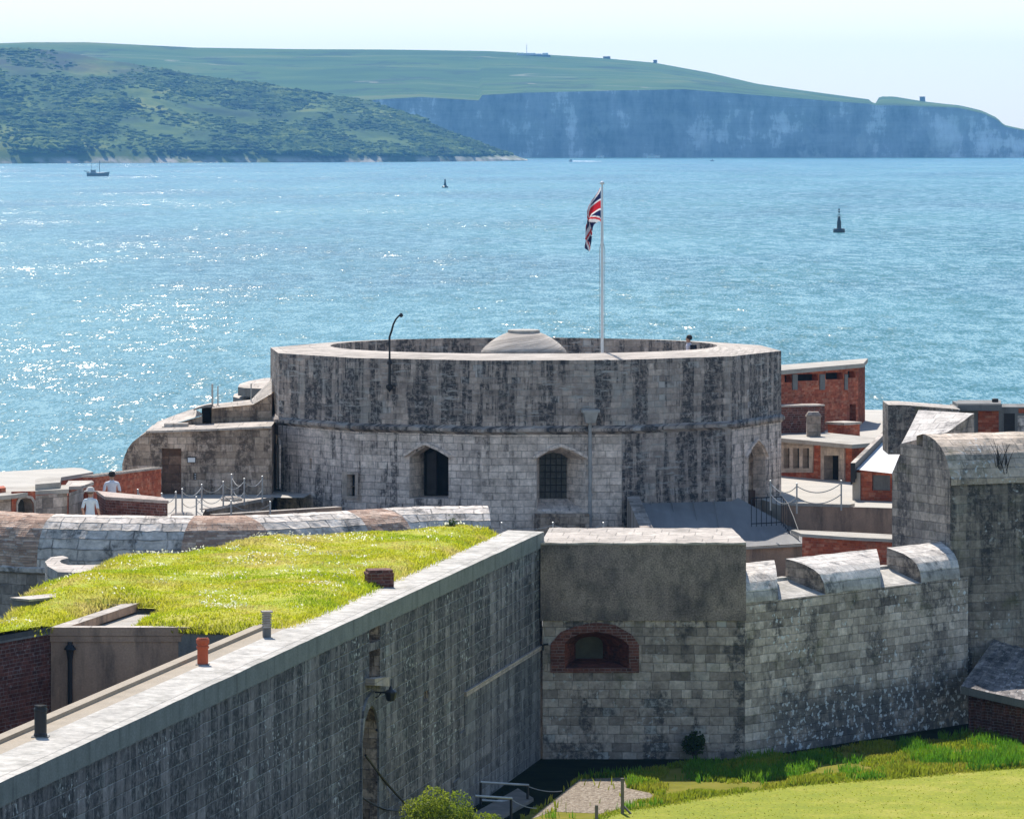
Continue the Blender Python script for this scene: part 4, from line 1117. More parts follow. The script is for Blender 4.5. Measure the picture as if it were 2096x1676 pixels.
# ------------------------------------------------------------------ low curtain wall with rounded merlons
CW = Wall((6.50, 141.5), (13.6, 150.06))
cd, cn = CW.d, -CW.n
cw = thing('battlement_wall', 'lichen-spotted grey wall topped by three sunlit rounded merlons', 'castle wall', (10, 145.8, 2.0))
ZL = 6.86
cb = MB(); CW.face(cb, [(0, 2.0), (CW.L, 2.0), (CW.L, ZL), (0, ZL)], [], 0); cb.build('wall', [M['curtain']], cw)
TB = 1.5
CWB = Wall(CW.pt(-3, 0, TB).xy, CW.pt(CW.L + 3, 0, TB).xy)
sf = lambda px: CW.uv(px, 1200)[0]
sb_ = lambda px: CWB.uv(px, 1180)[0] - 3
MP = [(0.0, ZL), (0.015, 7.0), (0.08, 7.2), (0.22, 7.4), (0.45, 7.55), (0.8, 7.66), (1.2, 7.74), (TB, 7.79)]
mspec = [(sf(1519), sf(1592), sb_(1510), sb_(1585)), (sf(1690), sf(1803), sb_(1608), sb_(1794)), (sf(1886), sf(1965), sb_(1815), sb_(1925))]
for f0, f1, b0, b1 in mspec:
    mm = MB(); nn = 10
    g, uvg = [], []
    acc = 0
    for k, (t, z) in enumerate(MP):
        a = f0 + (b0 - f0) * t / TB; b = f1 + (b1 - f1) * t / TB
        if k: acc += math.hypot(t - MP[k - 1][0], z - MP[k - 1][1])
        g.append([CW.pt(a + (b - a) * j / nn, z + random.uniform(-.01, .01), t) for j in range(nn + 1)])
        uvg.append([(a + (b - a) * j / nn, acc) for j in range(nn + 1)])
    mm.grid(g, 0, uvg)
    e0 = [r[0] for r in g]; e1 = [r[-1] for r in g]
    for e, fl in ((e0, 1), (e1, -1)):
        base = [Vector((p.x, p.y, ZL - 0.2)) for p in (e[-1], e[0])]
        pts = list(e) + base
        uvv = [((p - e[0]).xy.length, p.z) for p in pts]
        mm.poly(pts[::fl], uvv[::fl], 1)
    mm.poly([e1[-1], e0[-1], Vector((e0[-1].x, e0[-1].y, ZL - .6)), Vector((e1[-1].x, e1[-1].y, ZL - .6))], [(0, 1), (b1 - b0, 1), (b1 - b0, 0), (0, 0)], 1)
    mm.build('merlon', [M['merlon'], M['flank']], cw)
for (f0, f1, b0, b1) in ((mspec[0][1], mspec[1][0], mspec[0][3], mspec[1][2]), (mspec[1][1], mspec[2][0], mspec[1][3], mspec[2][2])):
    em = MB(); em.poly([CW.pt(f0, ZL - .02, -.02), CW.pt(f1, ZL - .02, -.02), CW.pt(b1, 7.2, TB - .1), CW.pt(b0, 7.2, TB - .1)], [(f0, 0), (f1, 0), (b1, TB), (b0, TB)], 0)
    em.slab = None
    em.prism([CW.pt(b0 - .02, 0, TB - .12).xy, CW.pt(b1 + .02, 0, TB - .12).xy, CW.pt(b1 + .02, 0, TB + .15).xy, CW.pt(b0 - .02, 0, TB + .15).xy], 6.5, 7.27)
    em.build('embrasure_sill', [M['top_white']], cw)

# ------------------------------------------------------------------ high bastion on the right
BA = R_(24)
bB = Vector((13.15, 151.0))
bfd, bin_ = Vector((math.cos(BA), math.sin(BA))), Vector((-math.sin(BA), math.cos(BA)))
BF = Wall(bB, bB + bfd * 14)
bl = bB + bin_ * 3.7
BL = Wall(bl, bB)
bt = thing('bastion', 'tall dark lichened bastion with a thick rounded parapet beside the merlons', 'castle wall', (14, 152, 2.0))
ZP0 = 9.66
bm_ = MB(); BF.face(bm_, [(0, 2), (14, 2), (14, ZP0), (0, ZP0)], [], 0); bm_.build('front_wall', [M['bastion']], bt)
bm_ = MB()
out_ = BL.uvs([(1826, 1250), (1826, 968), (1843, 930), (1843, 908), (1868, 909), (1888, 917)])
LX = BL.L
out_ = [(u, z) for u, z in out_ if u < LX - 1.75] + [(LX - t, z) for t, z in ((1.72, 10.6), (1.7, 10.97), (1.3, 10.93), (.95, 10.83), (.6, 10.66), (.32, 10.42), (.12, 10.12), (.02, 9.91), (.0, 9.71))] + [(LX, ZP0), (LX, 2.0), (out_[0][0], 2.0)]
BL.face(bm_, out_, [], 0); bm_.build('flank_wall', [M['flank']], bt)
bm_ = MB(); bp_ = [(-.07, ZP0 - .12), (-.07, ZP0 + .05), (0.02, ZP0 + .25), (.12, 10.12), (.32, 10.42), (.6, 10.66), (.95, 10.83), (1.3, 10.93), (1.7, 10.97), (2.1, 10.9), (2.1, 9.0)]
g, uvg, acc = [], [], 0
for k, (t, z) in enumerate(bp_):
    if k: acc += math.hypot(t - bp_[k - 1][0], z - bp_[k - 1][1])
    g.append([BF.pt(14 * j / 28 - (.004 if j == 0 else 0), z + random.uniform(-.012, .012), t) for j in range(29)])
    uvg.append([(14 * j / 28, acc) for j in range(29)])
bm_.grid(g, 0, uvg)
bm_.build('parapet', [M['bastion_cap'], M['flank']], bt)
# stepped rounded masonry cheek behind the bastion corner
ck = MB(); nr = 9
left = [(1845, 908), (1851, 897), (1857, 886), (1863, 874), (1869, 862), (1874, 851), (1880, 839)]
right = [(1918, 889), (1934, 887), (1949, 878), (1962, 868), (1974, 860), (1985, 851), (1994, 846)]
rows_ = []
for k, (l, r) in enumerate(zip(left, right)):
    Yl = 156.5 + 3.0 * (k / 6) ** 1.2
    rows_.append([P(l[0] + (r[0] - l[0]) * j / nr, l[1] + (r[1] - l[1]) * j / nr, Yl + 0.25 * j / nr) for j in range(nr + 1)])
acc = [0, .26, .52, .78, 1.05, 1.35, 1.7]
ck.grid(rows_, 0, [[(j * .19, a) for j in range(nr + 1)] for a in acc])
low = [P(px, 960, p.y) for px, p in zip([1845 + (1918 - 1845) * j / nr for j in range(nr + 1)], rows_[0])]
ck.grid([low, rows_[0]], 1)
rt = [r[-1] for r in rows_]
ck.poly(rt + [Vector((rt[-1].x, rt[-1].y, 9.2)), Vector((rt[0].x, rt[0].y, 9.2))], [(p.y, p.z) for p in rt] + [(rt[-1].y, 9.2), (rt[0].y, 9.2)], 1)
lf_ = [r[0] for r in rows_]
ck.poly([Vector((lf_[0].x, lf_[0].y, 9.2)), Vector((lf_[-1].x, lf_[-1].y, 9.2))] + lf_[::-1], None, 1)
bk = rows_[-1]; ck.grid([bk, [Vector((p.x, p.y, 9.2)) for p in bk]], 1)
ck.build('stepped_cheek', [M['merlon'], M['flank']], bt)
# low building with stone slates at the foot of the bastion
cp = thing('slated_outbuilding', 'low outbuilding with a mossy grey slate roof at the foot of the bastion', 'outbuilding', (15, 148, GZ))
cr = MB()
e0, e1 = P(1967, 1404, 147.0), P(2180, 1452, 143.2)
t0_, t1_ = P(2038, 1303, 151.8), P(2230, 1312, 156.0)
cr.grid([[e0.lerp(e1, j / 8) + Vector((0, 0, random.uniform(-.015, .015))) for j in range(9)], [t0_.lerp(t1_, j / 8) for j in range(9)]], 0)
cr.build('roof', [M['lead']], cp)
cr = MB(); cr.grid([[e0 + Vector((0, 0, -.22)), e1 + Vector((0, 0, -.22))], [e0 + Vector((0, -.01, 0)), e1 + Vector((0, -.01, 0))]], 0); cr.poly([e0 + Vector((0, 0, -.22)), e0, t0_, t0_ + Vector((0, 0, -.4))], None, 0); cr.build('eaves_board', [M['concrete_dark']], cp)
ew = Wall((e0.x + .25, e0.y + .35), (e1.x, e1.y + .35))
cr = MB(); ew.face(cr, [(0, 2), (ew.L, 2), (ew.L, e1.z - .1), (0, e0.z - .1)], [], 0); cr.build('wall', [M['dark_brick']], cp)
for k in range(5):
    u = .15 + .55 * k
    c = MB(); ew.slab(c, [(u, 2), (u + .1, 2), (u + .1, e0.z - .28), (u, e0.z - .28)], -.1, 0); c.build('post', [M['dark_brick']], cp)

# ================================================================== WEST WING (left foreground)
ZR = 8.78
TURF = [(1016, 1094), (1000, 1084), (930, 1081), (830, 1091), (700, 1099), (620, 1103), (520, 1106), (470, 1113), (430, 1129), (330, 1141), (245, 1136), (215, 1152), (190, 1168), (150, 1176), (110, 1182), (66, 1202), (45, 1227), (20, 1257),
        (-40, 1285), (-60, 1306), (0, 1291), (60, 1286), (100, 1279), (160, 1256), (190, 1234), (258, 1232), (320, 1230), (345, 1240), (300, 1262), (284, 1276), (400, 1281), (520, 1284), (592, 1284), (612, 1277), (660, 1257)]
turf_xy = [Q(a, b, 8.9).xy for a, b in TURF]
wing = thing('west_wing', 'low gun casemate with a grassed roof, brown cement end wall and dark brick return', 'castle building', (-8, 115, 2.0))
wm_ = MB(); wm_.prism([tuple(p) for p in turf_xy], 2.0, ZR - .06, 0, 0); wm_.build('body', [M['concrete_dark'], M['concrete_dark']], wing)
# flat concrete roof beside the turf, cement end wall, brick return
cx0 = Q(104, 1284, ZT).xy
EW = Wall(cx0, (-4.2, cx0.y))
em = MB(); EW.face(em, [(0, 2), (EW.L, 2), (EW.L, ZT - .16), (0, ZT - .16)], [], 0); em.build('end_wall', [M['brown_render']], wing)
em = MB()
a_ = Q(104, 1284, ZT).xy; b_ = Q(258, 1234, ZT).xy; c_ = Q(284, 1234, ZT).xy
em.prism([a_, (a_.x, a_.y + .02), b_, (b_.x + .32, b_.y - .05), (a_.x + .42, a_.y + .30), (-4.4, a_.y + .30), (-4.4, a_.y - .05), (a_.x - .05, a_.y - .05)], ZT - .18, ZT + .01, 0, 1)
em.build('coping', [M['coping'], M['brown_render']], wing)
em = MB(); em.prism([Vector((a_.x - .02, a_.y - .03)), Vector((-4.4, a_.y - .03)), Vector((-4.4, a_.y + .1)), Vector((a_.x, a_.y + .1))], ZT - .32, ZT - .19); em.build('cornice', [M['brown_render']], wing)
em = MB(); em.prism([(a_.x + .02, a_.y + .05), (-4.4, a_.y + .05), (-4.0, a_.y + 2.2), (b_.x + 1.8, b_.y + .6), (b_.x - .02, b_.y + .6)], 8.3, 8.62); em.build('flat_roof', [M['concrete']], wing)
em = MB(); em.prism([b_, (b_.x - .9, b_.y + .1), (b_.x - .9, b_.y - .3), (b_.x - .05, b_.y - .35)], ZT - .5, ZT); em.build('kerb', [M['coping']], wing)
BW = Wall(Q(-80, 1316, ZT).xy, (a_.x, a_.y + .06))
em = MB(); BW.face(em, [(0, 2), (BW.L, 2), (BW.L, ZT - .14), (0, ZT - .14)], [], 0); em.build('brick_return', [M['dark_brick']], wing)
em = MB(); BW.slab(em, [(0, ZT - .15), (BW.L, ZT - .15), (BW.L, ZT + .02), (0, ZT + .02)], -.04, .35); em.prism([BW.pt(0, 0, -.04).xy, BW.pt(BW.L, 0, -.04).xy, BW.pt(BW.L, 0, .35).xy, BW.pt(0, 0, .35).xy], ZT - .1, ZT + .02); em.build('brick_coping', [M['concrete_dark']], wing)
# light-well floor shadowed at the foot
# turf: lumpy ground sheet and its blades
TX = np.array([tuple(p) for p in turf_xy])
def edge_dist(p):
    d = 1e9
    n = len(TX)
    for i in range(n):
        a, b = TX[i], TX[(i + 1) % n]
        ab = b - a
        t = max(0.0, min(1.0, float(np.dot(p - a, ab) / (np.dot(ab, ab) + 1e-9))))
        d = min(d, float(np.hypot(*(p - a - ab * t))))
    return d
def turf_z(x, y, d):
    dr = max(0.0, -10.6 - x) * 0.10
    return ZR + 0.02 + 0.26 * min(1.0, d / 0.9) ** 0.6 + (fbm(x * .35, y * .25, 3.0, 3) * 0.14 + fbm(x * 1.1, y * .8, 5.0, 2) * 0.05) * min(1, d) - dr
lo, hi = TX.min(0), TX.max(0)
st = 0.42
gx = np.arange(lo[0], hi[0] + st, st); gy = np.arange(lo[1], hi[1] + st, st)
tm = MB()
gpts = np.array([(x, y) for y in gy for x in gx])
ins = in_poly(gpts, [tuple(p) for p in TX])
idx = {}
ed = np.zeros(len(gpts))
for i in np.nonzero(ins)[0]: ed[i] = edge_dist(gpts[i])
nx = len(gx)
for r in range(len(gy) - 1):
    for c in range(nx - 1):
        q = [r * nx + c, r * nx + c + 1, (r + 1) * nx + c + 1, (r + 1) * nx + c]
        if not any(ins[i] for i in q): continue
        tm.poly([(gpts[i][0], gpts[i][1], turf_z(*gpts[i], ed[i])) if ins[i] else (gpts[i][0], gpts[i][1], ZR - .02) for i in q])
# clip cells that cross the outline: pull outside corners to the outline
def clip_pt(p):
    best, bd = None, 1e9
    n = len(TX)
    for i in range(n):
        a, b = TX[i], TX[(i + 1) % n]; ab = b - a
        t = max(0.0, min(1.0, float(np.dot(p - a, ab) / (np.dot(ab, ab) + 1e-9))))
        q = a + ab * t; d = np.hypot(*(p - q))
        if d < bd: best, bd = q, d
    return best
cache = {}
for i, v in enumerate(tm.v):
    if abs(v[2] - (ZR - .02)) < 1e-6:
        k = (round(v[0], 4), round(v[1], 4))
        if k not in cache: cache[k] = clip_pt(np.array(v[:2]))
        tm.v[i] = (cache[k][0], cache[k][1], v[2])
tag(tm.build('turf', [M['turf_soil']]), kind='structure')
pts = scatter([tuple(p) for p in TX], 36000)
dd_ = np.array([edge_dist(p) for p in pts[:36000]])
P1 = pts[:36000]
z1 = np.array([turf_z(x, y, d) for (x, y), d in zip(P1, dd_)])
pos = np.concatenate([P1, z1[:, None]], 1)
P2 = np.repeat(P1, 2, 0) + rng.normal(0, .06, (72000, 2)); z2 = np.repeat(z1, 2) - .01
hh = np.array([0.035 + 0.06 * max(0, fbm(x * .6, y * .5, 9.0, 3) + .4) for x, y in P1])
dh = np.repeat(hh + np.where(dd_ < .35, .07, 0), 2)
tag(blades('turf_grass', np.concatenate([P2, z2[:, None]], 1), dh * .85, 0.026, M['turf'], lean=1.3), kind='stuff')
# thick fringe of grass along the outline
fr_p, fr_h = [], []
for i in range(len(TX)):
    a, b = TX[i], TX[(i + 1) % len(TX)]
    L = np.hypot(*(b - a)); n = int(L * 150)
    t = rng.uniform(0, 1, n)[:, None]
    q = a + (b - a) * t + rng.normal(0, .07, (n, 2))
    fr_p.append(np.concatenate([q, np.full((n, 1), ZR - .05)], 1)); fr_h.append(rng.uniform(.05, .17, n))
fr_p = np.concatenate(fr_p); fr_h = np.concatenate(fr_h)
tag(blades('turf_fringe', fr_p, fr_h, 0.03, M['turf'], lean=1.0), kind='stuff')
k = (dd_ > .3) & (np.array([fbm(x * .8, y * .45, 12.0, 3) for x, y in P1]) > 0.20)
fl = P1[k][:1500]; zf = z1[k][:1500]
tag(leaves('daisy_drift', np.concatenate([fl, (zf + rng.uniform(.07, .13, len(fl)))[:, None]], 1), 0.030, M['petal']), kind='stuff')
# small plant on the turf edge
sp_ = P(926, 1100, 140.6); pl_ = thing('weed_clump', 'small dark green weed standing up from the far edge of the turf roof', 'plant', (sp_.x, sp_.y, 8.85))
q = rng.normal(0, 1, (260, 3)) * np.array([.07, .07, .12]) + np.array([sp_.x, sp_.y, 9.06]); leaves('foliage', q, .05, M['dark_leaf'], pl_)
# low dark hatch let into the turf bank
hb = thing('roof_hatch', 'dark box-like hatch with a thin pale lid sunk into the grassy bank', 'hatch', (*Q(100, 1262, 8.6).xy, 8.5))
HW = Wall(Q(60, 1268, 8.55).xy, Q(152, 1255, 8.6).xy)
hm = MB(); HW.slab(hm, [(0, 8.45), (HW.L, 8.5), (HW.L, 8.98), (0, 9.0)], 0, .6); hm.build('box', [M['concrete_dark']], hb)
hm = MB(); hm.prism([HW.pt(-.05, 0, -.05).xy, HW.pt(HW.L + .05, 0, -.05).xy, HW.pt(HW.L + .05, 0, .65).xy, HW.pt(-.05, 0, .65).xy], 8.99, 9.04); hm.build('lid', [M['coping']], hb)
# drainpipe with hopper on the cement end wall
dpx = EW.uv(144, 1380)[0]; dt = EW.pt(dpx, Zof(1330, EW.p0.y), -.08)
dpt = thing('drainpipe', 'black drainpipe with a peaked hopper on the brown cement wall', 'drainpipe', (dt.x, dt.y, 4))
pm = MB(); pm.tube([dt, Vector((dt.x, dt.y, 3.0))], .055, 8); pm.build('pipe', [M['iron']], dpt)
pm = MB(); pm.lathe([(.05, dt.z - .25), (.09, dt.z), (.14, dt.z + .02), (.13, dt.z + .05), (.06, dt.z + .14), (0.06, dt.z + .19), (0, dt.z + .2)], (dt.x, dt.y), 10); pm.build('hopper', [M['iron']], dpt)

# chimneys and vents along the wall top
def pot(px, py, label, mat, prof):
    b = Q(px, py, ZT + .02); t = thing('chimney_pot', label, 'chimney pot', b)
    m = MB(); m.lathe([(r, b.z + z) for r, z in prof], (b.x, b.y), 20); m.build('pot', [mat], t, smooth=False)
    m = MB(); m.box((b.x, b.y, b.z - .01), (prof[0][0] * 2.5, prof[0][0] * 2.5, .03)); m.build('bedding', [M['concrete_dark']], t)
    m = MB(); m.lathe([(prof[-1][0] * .86, b.z + prof[-1][1] + .001), (0, b.z + prof[-1][1] + .0011)], (b.x, b.y), 16); m.build('flue_opening', [M['void']], t)
pot(415, 1360, 'orange terracotta chimney pot on the pale wall walk', M['terracotta'], [(.115, 0), (.115, .34), (.135, .35), (.135, .39), (.118, .40), (.118, .44), (.14, .45), (.14, .53), (.11, .57), (.10, .575)])
pot(83, 1508, 'black chimney pot on the wall walk, nearest the camera', M['iron'], [(.13, 0), (.125, .06), (.115, .08), (.115, .46), (.125, .47), (.125, .53), (.112, .54), (.112, .59), (.105, .595)])
b = Q(546, 1304, ZT + .02); t = thing('louvred_vent', 'pale square louvred vent on the wall walk beside the grass', 'vent', b)
m = MB(); m.box(b, (.17, .17, .22), R_(10)); m.build('base', [M['concrete_dark']], t)
for k in range(6):
    m = MB(); m.box((b.x, b.y, b.z + .22 + k * .055), (.21, .21, .028), R_(10), taper=.9); m.box((b.x, b.y, b.z + .24 + k * .055), (.14, .14, .036), R_(10)); m.build('louvre', [M['coping']], t)
m = MB(); m.box((b.x, b.y, b.z + .55), (.24, .24, .04), R_(10)); m.build('cap', [M['coping']], t)
b = Q(786, 1202, ZT); t = thing('brick_chimney', 'squat dark brick chimney stack between the grass roof and the pale coping', 'chimney', b)
m = MB(); m.box((b.x, b.y, b.z - .1), (.42, .5, .40), R_(10)); m.box((b.x - .16, b.y, b.z + .14), (.56, .56, .17), R_(10)); m.build('stack', [M['dark_brick']], t)
m = MB(); m.box((b.x - .13, b.y, b.z + .312), (.66, .64, .07), R_(10)); m.box((b.x - .12, b.y, b.z + .384), (.60, .58, .07), R_(10)); m.build('cap', [M['dark_brick']], t)

# ================================================================== ROUNDED WEST PARAPET
RP = [(-90, 147.0), (0, 144.6), (100, 143.5), (220, 142.9), (330, 142.7), (450, 142.75), (560, 143.2), (700, 144.6), (800, 145.8), (860, 146.3), (1000, 146.6)]
def ridge(px):
    Y = lerp_pts(RP, px)
    return Vector(XY(px, Y))
par = thing('rounded_parapet', 'long curving rounded parapet of rough stone patched with pink brick behind the turf', 'parapet', (-8, 143, 4))
PP = [(0.30, 7.6), (0.30, 9.12), (0.12, 9.22), (-.10, 9.25), (-.35, 9.20), (-.62, 9.07), (-.85, 8.88), (-1.02, 8.64), (-1.13, 8.35), (-1.18, 8.02), (-1.18, 7.7)]
def rpt(px, off, z):
    c = ridge(px); d = (ridge(px + 6) - ridge(px - 6)).normalized(); n = Vector((d.y, -d.x))
    q = c - n * off if False else c + n * (-off)
    return Vector((q.x, q.y, z))
def psec(name, tl, tr, bl_, br_, mat, cap=False):
    m = MB(); nn = max(4, int((tr - tl) / 14)); g = []; uvg = []; acc = 0
    for k, (off, z) in enumerate(PP):
        f = max(0.0, min(1.0, (0.1 - off) / 1.28)); a = tl + (bl_ - tl) * f; b = tr + (br_ - tr) * f
        if k: acc += math.hypot(off - PP[k - 1][0], z - PP[k - 1][1])
        amp = 0.022 if off < .1 else .008
        g.append([rpt(a + (b - a) * j / nn, off + fbm((a + (b - a) * j / nn) * .05, acc * 2, 1.1, 3) * amp * 2, z + fbm((a + (b - a) * j / nn) * .05, acc * 2, 7.1, 3) * amp) for j in range(nn + 1)])
        uvg.append([(.0139 * (a + (b - a) * j / nn), acc) for j in range(nn + 1)])
    m.grid(g, 0, uvg)
    if cap:
        e = [r[-1] for r in g]; m.poly(e, [(p.y, p.z) for p in e], 0)
    return m.build(name, mat, par)
psec('brick_infill', -90, 118, -90, 110, [M['pale_brick']])
psec('stone_run', 118, 405, 110, 372, [M['parapet_stone']])
psec('brick_infill', 405, 490, 372, 545, [M['pale_brick']])
psec('stone_run', 490, 703, 545, 712, [M['parapet_stone']])
psec('brick_infill', 703, 770, 712, 812, [M['pale_brick']])
psec('stone_run', 770, 997, 812, 999, [M['parapet_stone']], True)
m = MB()
gw = [[rpt(px, -1.14, z) for px in range(-90, 1000, 15)] for z in (2.0, 7.72)]
m.grid(gw, 0); m.build('grey_face', [M['grey_wall']], par)
m = MB()
gw = [[rpt(px, o, z) for px in range(-90, 700, 15)] for o, z in ((-1.14, 7.62), (-1.26, 7.66), (-1.26, 7.78), (-1.15, 7.83))]
m.grid(gw, 0); m.build('string_course', [M['parapet_stone']], par)
# short curved kerb at the foot of the parapet
m = MB()
kc = [(205, 1166), (160, 1172), (118, 1170), (97, 1158), (92, 1149), (104, 1140), (128, 1137), (140, 1141)]
kin = [(205, 1155), (165, 1156), (140, 1156), (126, 1152), (122, 1148), (126, 1145), (135, 1143), (139, 1142)]
ko = [Q(a, b, 8.62).xy for a, b in kc]; ki = [Q(a, b, 8.62).xy for a, b in kin]
m.prism([tuple(p) for p in ko] + [tuple(p) for p in ki[::-1]], 7.6, 8.62); tag(m.build('curved_kerb', [M['coping']]), 'short pale curved kerb where the turf bank meets the rounded parapet', 'kerb')

# ================================================================== WEST TERRACE
ZTER = 7.9
m = MB()
fl = lambda a, b: Q(a, b, ZTER).xy
pit = [fl(420, 1043), fl(557, 1018)]
poly_ = [rpt(px, .3, 0).xy for px in range(-90, 440, 30)] + [fl(415, 1052), pit[0], pit[1], Vector((-7.0, 168.5)), Vector((-6.0, 178)), Vector((-16, 178)), Vector((-30, 168))]
tr_ = tessellate_polygon([[Vector((p.x, p.y, 0)) for p in poly_]])
for a, b, c in tr_:
    q = [poly_[a], poly_[b], poly_[c]]
    if (q[1] - q[0]).cross(q[2] - q[0]) < 0: q = q[::-1]
    m.poly([(p.x, p.y, ZTER) for p in q], None, 0)
tag(m.build('terrace', [M['terrace']]), kind='structure')
PW = Wall(pit[0], pit[1])
m = MB(); PW.slab(m, [(0, 5.5), (PW.L, 5.5), (PW.L, ZTER - .07), (0, ZTER - .07)], 0.02, .3); t = thing('pit_wall', 'brown retaining wall with a pale lip below the terrace left of the tower', 'wall', (*pit[0], 6)); m.build('face', [M['old_block']], t)
m = MB(); m.prism([PW.pt(0, 0, -.05).xy, PW.pt(PW.L, 0, -.05).xy, PW.pt(PW.L, 0, .2).xy, PW.pt(0, 0, .2).xy], ZTER - .07, ZTER + .03, bottom=True); m.build('lip', [M['coping']], t)
m = MB(); a0, b0 = Q(440, 1053, 8.25), Q(700, 1037, 8.25)
d_ = (b0 - a0).normalized(); nn_ = Vector((-d_.y, d_.x, 0)) * .28
m.prism([a0.xy, b0.xy, (b0 + nn_).xy, (a0 + nn_).xy], 5.5, 8.25, 0, 1); tag(m.build('stair_wall', [M['coping'], M['brown_render']]), 'thin pale-topped wall just behind the rounded parapet beside the tower', 'wall')

# bench-like brick wall with a pink coping
lwp = [Q(a, b, 9.1).xy for a, b in ((216, 1017), (343, 1025), (331, 1018), (199, 1005))]
t = thing('low_brick_wall', 'low dark brick wall with a wide pink coping on the terrace, in front of the white-shirted man', 'wall', (*lwp[0], ZTER))
m = MB(); m.prism([tuple(p) for p in lwp], ZTER, 9.02); m.build('brickwork', [M['dark_brick']], t)
c0 = sum(lwp, Vector((0, 0))) / 4
m = MB(); m.prism([tuple(c0 + (p - c0) * 1.03) for p in lwp], 9.02, 9.11, bottom=True); m.build('coping', [render_mat('pink cement coping', (0.50, 0.40, 0.34), (0.42, 0.33, 0.28))], t)
# brick wall rising to the stone half-moon building
BW2 = Wall(Q(188, 974, 9.3).xy, XY(330, 166.5))
t = thing('sloping_brick_wall', 'red brick wall with a thin pale top sloping up to the brown stone building', 'wall', (*BW2.p0, ZTER))
m = MB(); z0_, z1_ = BW2.uv(190, 973)[1], BW2.uv(329, 956)[1]
BW2.slab(m, [(0, ZTER), (BW2.L, ZTER), (BW2.L, z1_ - .06), (0, z0_ - .06)], 0, .3); m.build('brickwork', [M['brick']], t)
m = MB(); BW2.slab(m, [(0, z0_ - .06), (BW2.L, z1_ - .06), (BW2.L, z1_), (0, z0_)], -.04, .34); m.poly([BW2.pt(0, z0_, -.04), BW2.pt(BW2.L, z1_, -.04), BW2.pt(BW2.L, z1_, .34), BW2.pt(0, z0_, .34)], None, 0); m.build('coping', [M['coping']], t)
# flat-roofed hut with arched opening
hut = thing('flat_roofed_hut', 'small hut with a broad pale flat roof and a brick-arched window', 'hut', (-14, 151, ZTER))
hp_ = [Q(a, b, 9.42).xy for a, b in ((-60, 1020), (30, 1012), (78, 1004), (141, 1001), (141, 992), (-60, 1000))]
HWl = Wall(Q(-60, 1019, 9.4).xy, Q(141, 1002, 9.4).xy)
ao = HWl.uvs([(37, 1060), (37, 1032), (42, 1022), (53, 1018), (64, 1021), (70, 1030), (71, 1060)]); 
m = MB(); HWl.face(m, [(0, ZTER), (HWl.L, ZTER), (HWl.L, 9.3), (0, 9.3)], [ao], 0, .06); HWl.reveal(m, ao, ao, .4, 0, .06)
sw = Wall(HWl.p1, HWl.p1 + Vector((.25, 2.2))); sw.face(m, [(0, ZTER), (sw.L, ZTER), (sw.L, 9.3), (0, 9.3)], [], 0)
m.build('wall', [M['grey_wall']], hut)
m = MB(); HWl.slab(m, HWl.uvs([(26, 1060), (26, 1006), (74, 1005), (74, 1060)]), .03, .06, [ao]); m.build('brick_panel', [M['brick']], hut)
m = MB(); ao2 = [(u + (.06 if k > 3 else -.06 if k < 3 else 0), z + (.07 if 0 < k < 6 else 0)) for k, (u, z) in enumerate(ao)]; HWl.slab(m, ao2, .0, .03, [ao]); m.build('arch_ring', [M['coping']], hut)
m = MB(); HWl.face(m, ao, [], 0, .4); m.build('window', [M['glass']], hut)
m = MB(); m.prism([tuple(p) for p in hp_], 9.3, 9.42, bottom=True); roof_ = m.build('roof', [M['concrete']], hut)
m = MB(); m.prism([tuple(Q(a, b, 9.6).xy) for a, b in ((72, 991), (123, 987), (125, 977), (100, 975), (72, 981))], 9.42, 9.6); m.build('vent_block', [M['concrete']], roof_)
m = MB(); m.prism([tuple(Q(a, b, 9.55).xy) for a, b in ((-30, 1004), (12, 998), (8, 994), (-30, 998))], 9.42, 9.55); m.build('ridge_block', [M['brick']], roof_)
# brick porch with a pale arch, beside the figure in the hat
por = thing('brick_porch', 'small flat-roofed brick porch with an arched doorway beside the person in the hat', 'porch', (-13, 153, ZTER))
PO = Wall(Q(139, 997, 9.25).xy, Q(190, 985, 9.2).xy)
pa = PO.uvs([(168, 1060), (168, 1014), (173, 1006), (181, 1003), (188, 1006), (188, 1060)])
m = MB(); PO.face(m, [(0, ZTER), (PO.L, ZTER), (PO.L, 9.2), (0, 9.25)], [[(min(u, PO.L - .01), max(z, ZTER + .02)) for u, z in pa]], 0); PO.reveal(m, pa, pa, .5, 0); PO.face(m, pa, [], 1, .5); m.build('wall', [M['brick'], M['void']], por)
m = MB(); PO.slab(m, [(u - .05, z) for u, z in pa[:1]] + [(u - (.05 if k < 2 else 0), z + .06) for k, (u, z) in enumerate(pa[1:5])] + [(PO.L - .005, pa[4][1] - .1)] + pa[:0:-1], -.02, 0); m.build('arch_ring', [M['coping']], por)
m = MB(); m.prism([tuple(Q(a, b, 9.3).xy) for a, b in ((132, 996), (166, 995), (192, 986), (188, 983), (140, 984))], 9.2, 9.3, bottom=True); m.build('roof', [M['coping']], por)
# broad concrete battery roof with a brick end
bat = thing('battery', 'wide low battery with a pale concrete roof and brick end wall at the water edge', 'castle building', (-15, 162, ZTER))
bp2 = [tuple(Q(a, b, 9.05).xy) for a, b in ((-120, 1012), (0, 1003), (112, 991), (122, 977), (191, 966), (168, 958), (150, 957), (-120, 972))]
m = MB(); m.prism(bp2, ZTER, 8.93, 0, 0); m.build('wall', [M['brick']], bat)
m = MB(); m.prism(bp2, 8.93, 9.05, bottom=True); m.build('roof', [M['terrace']], bat)

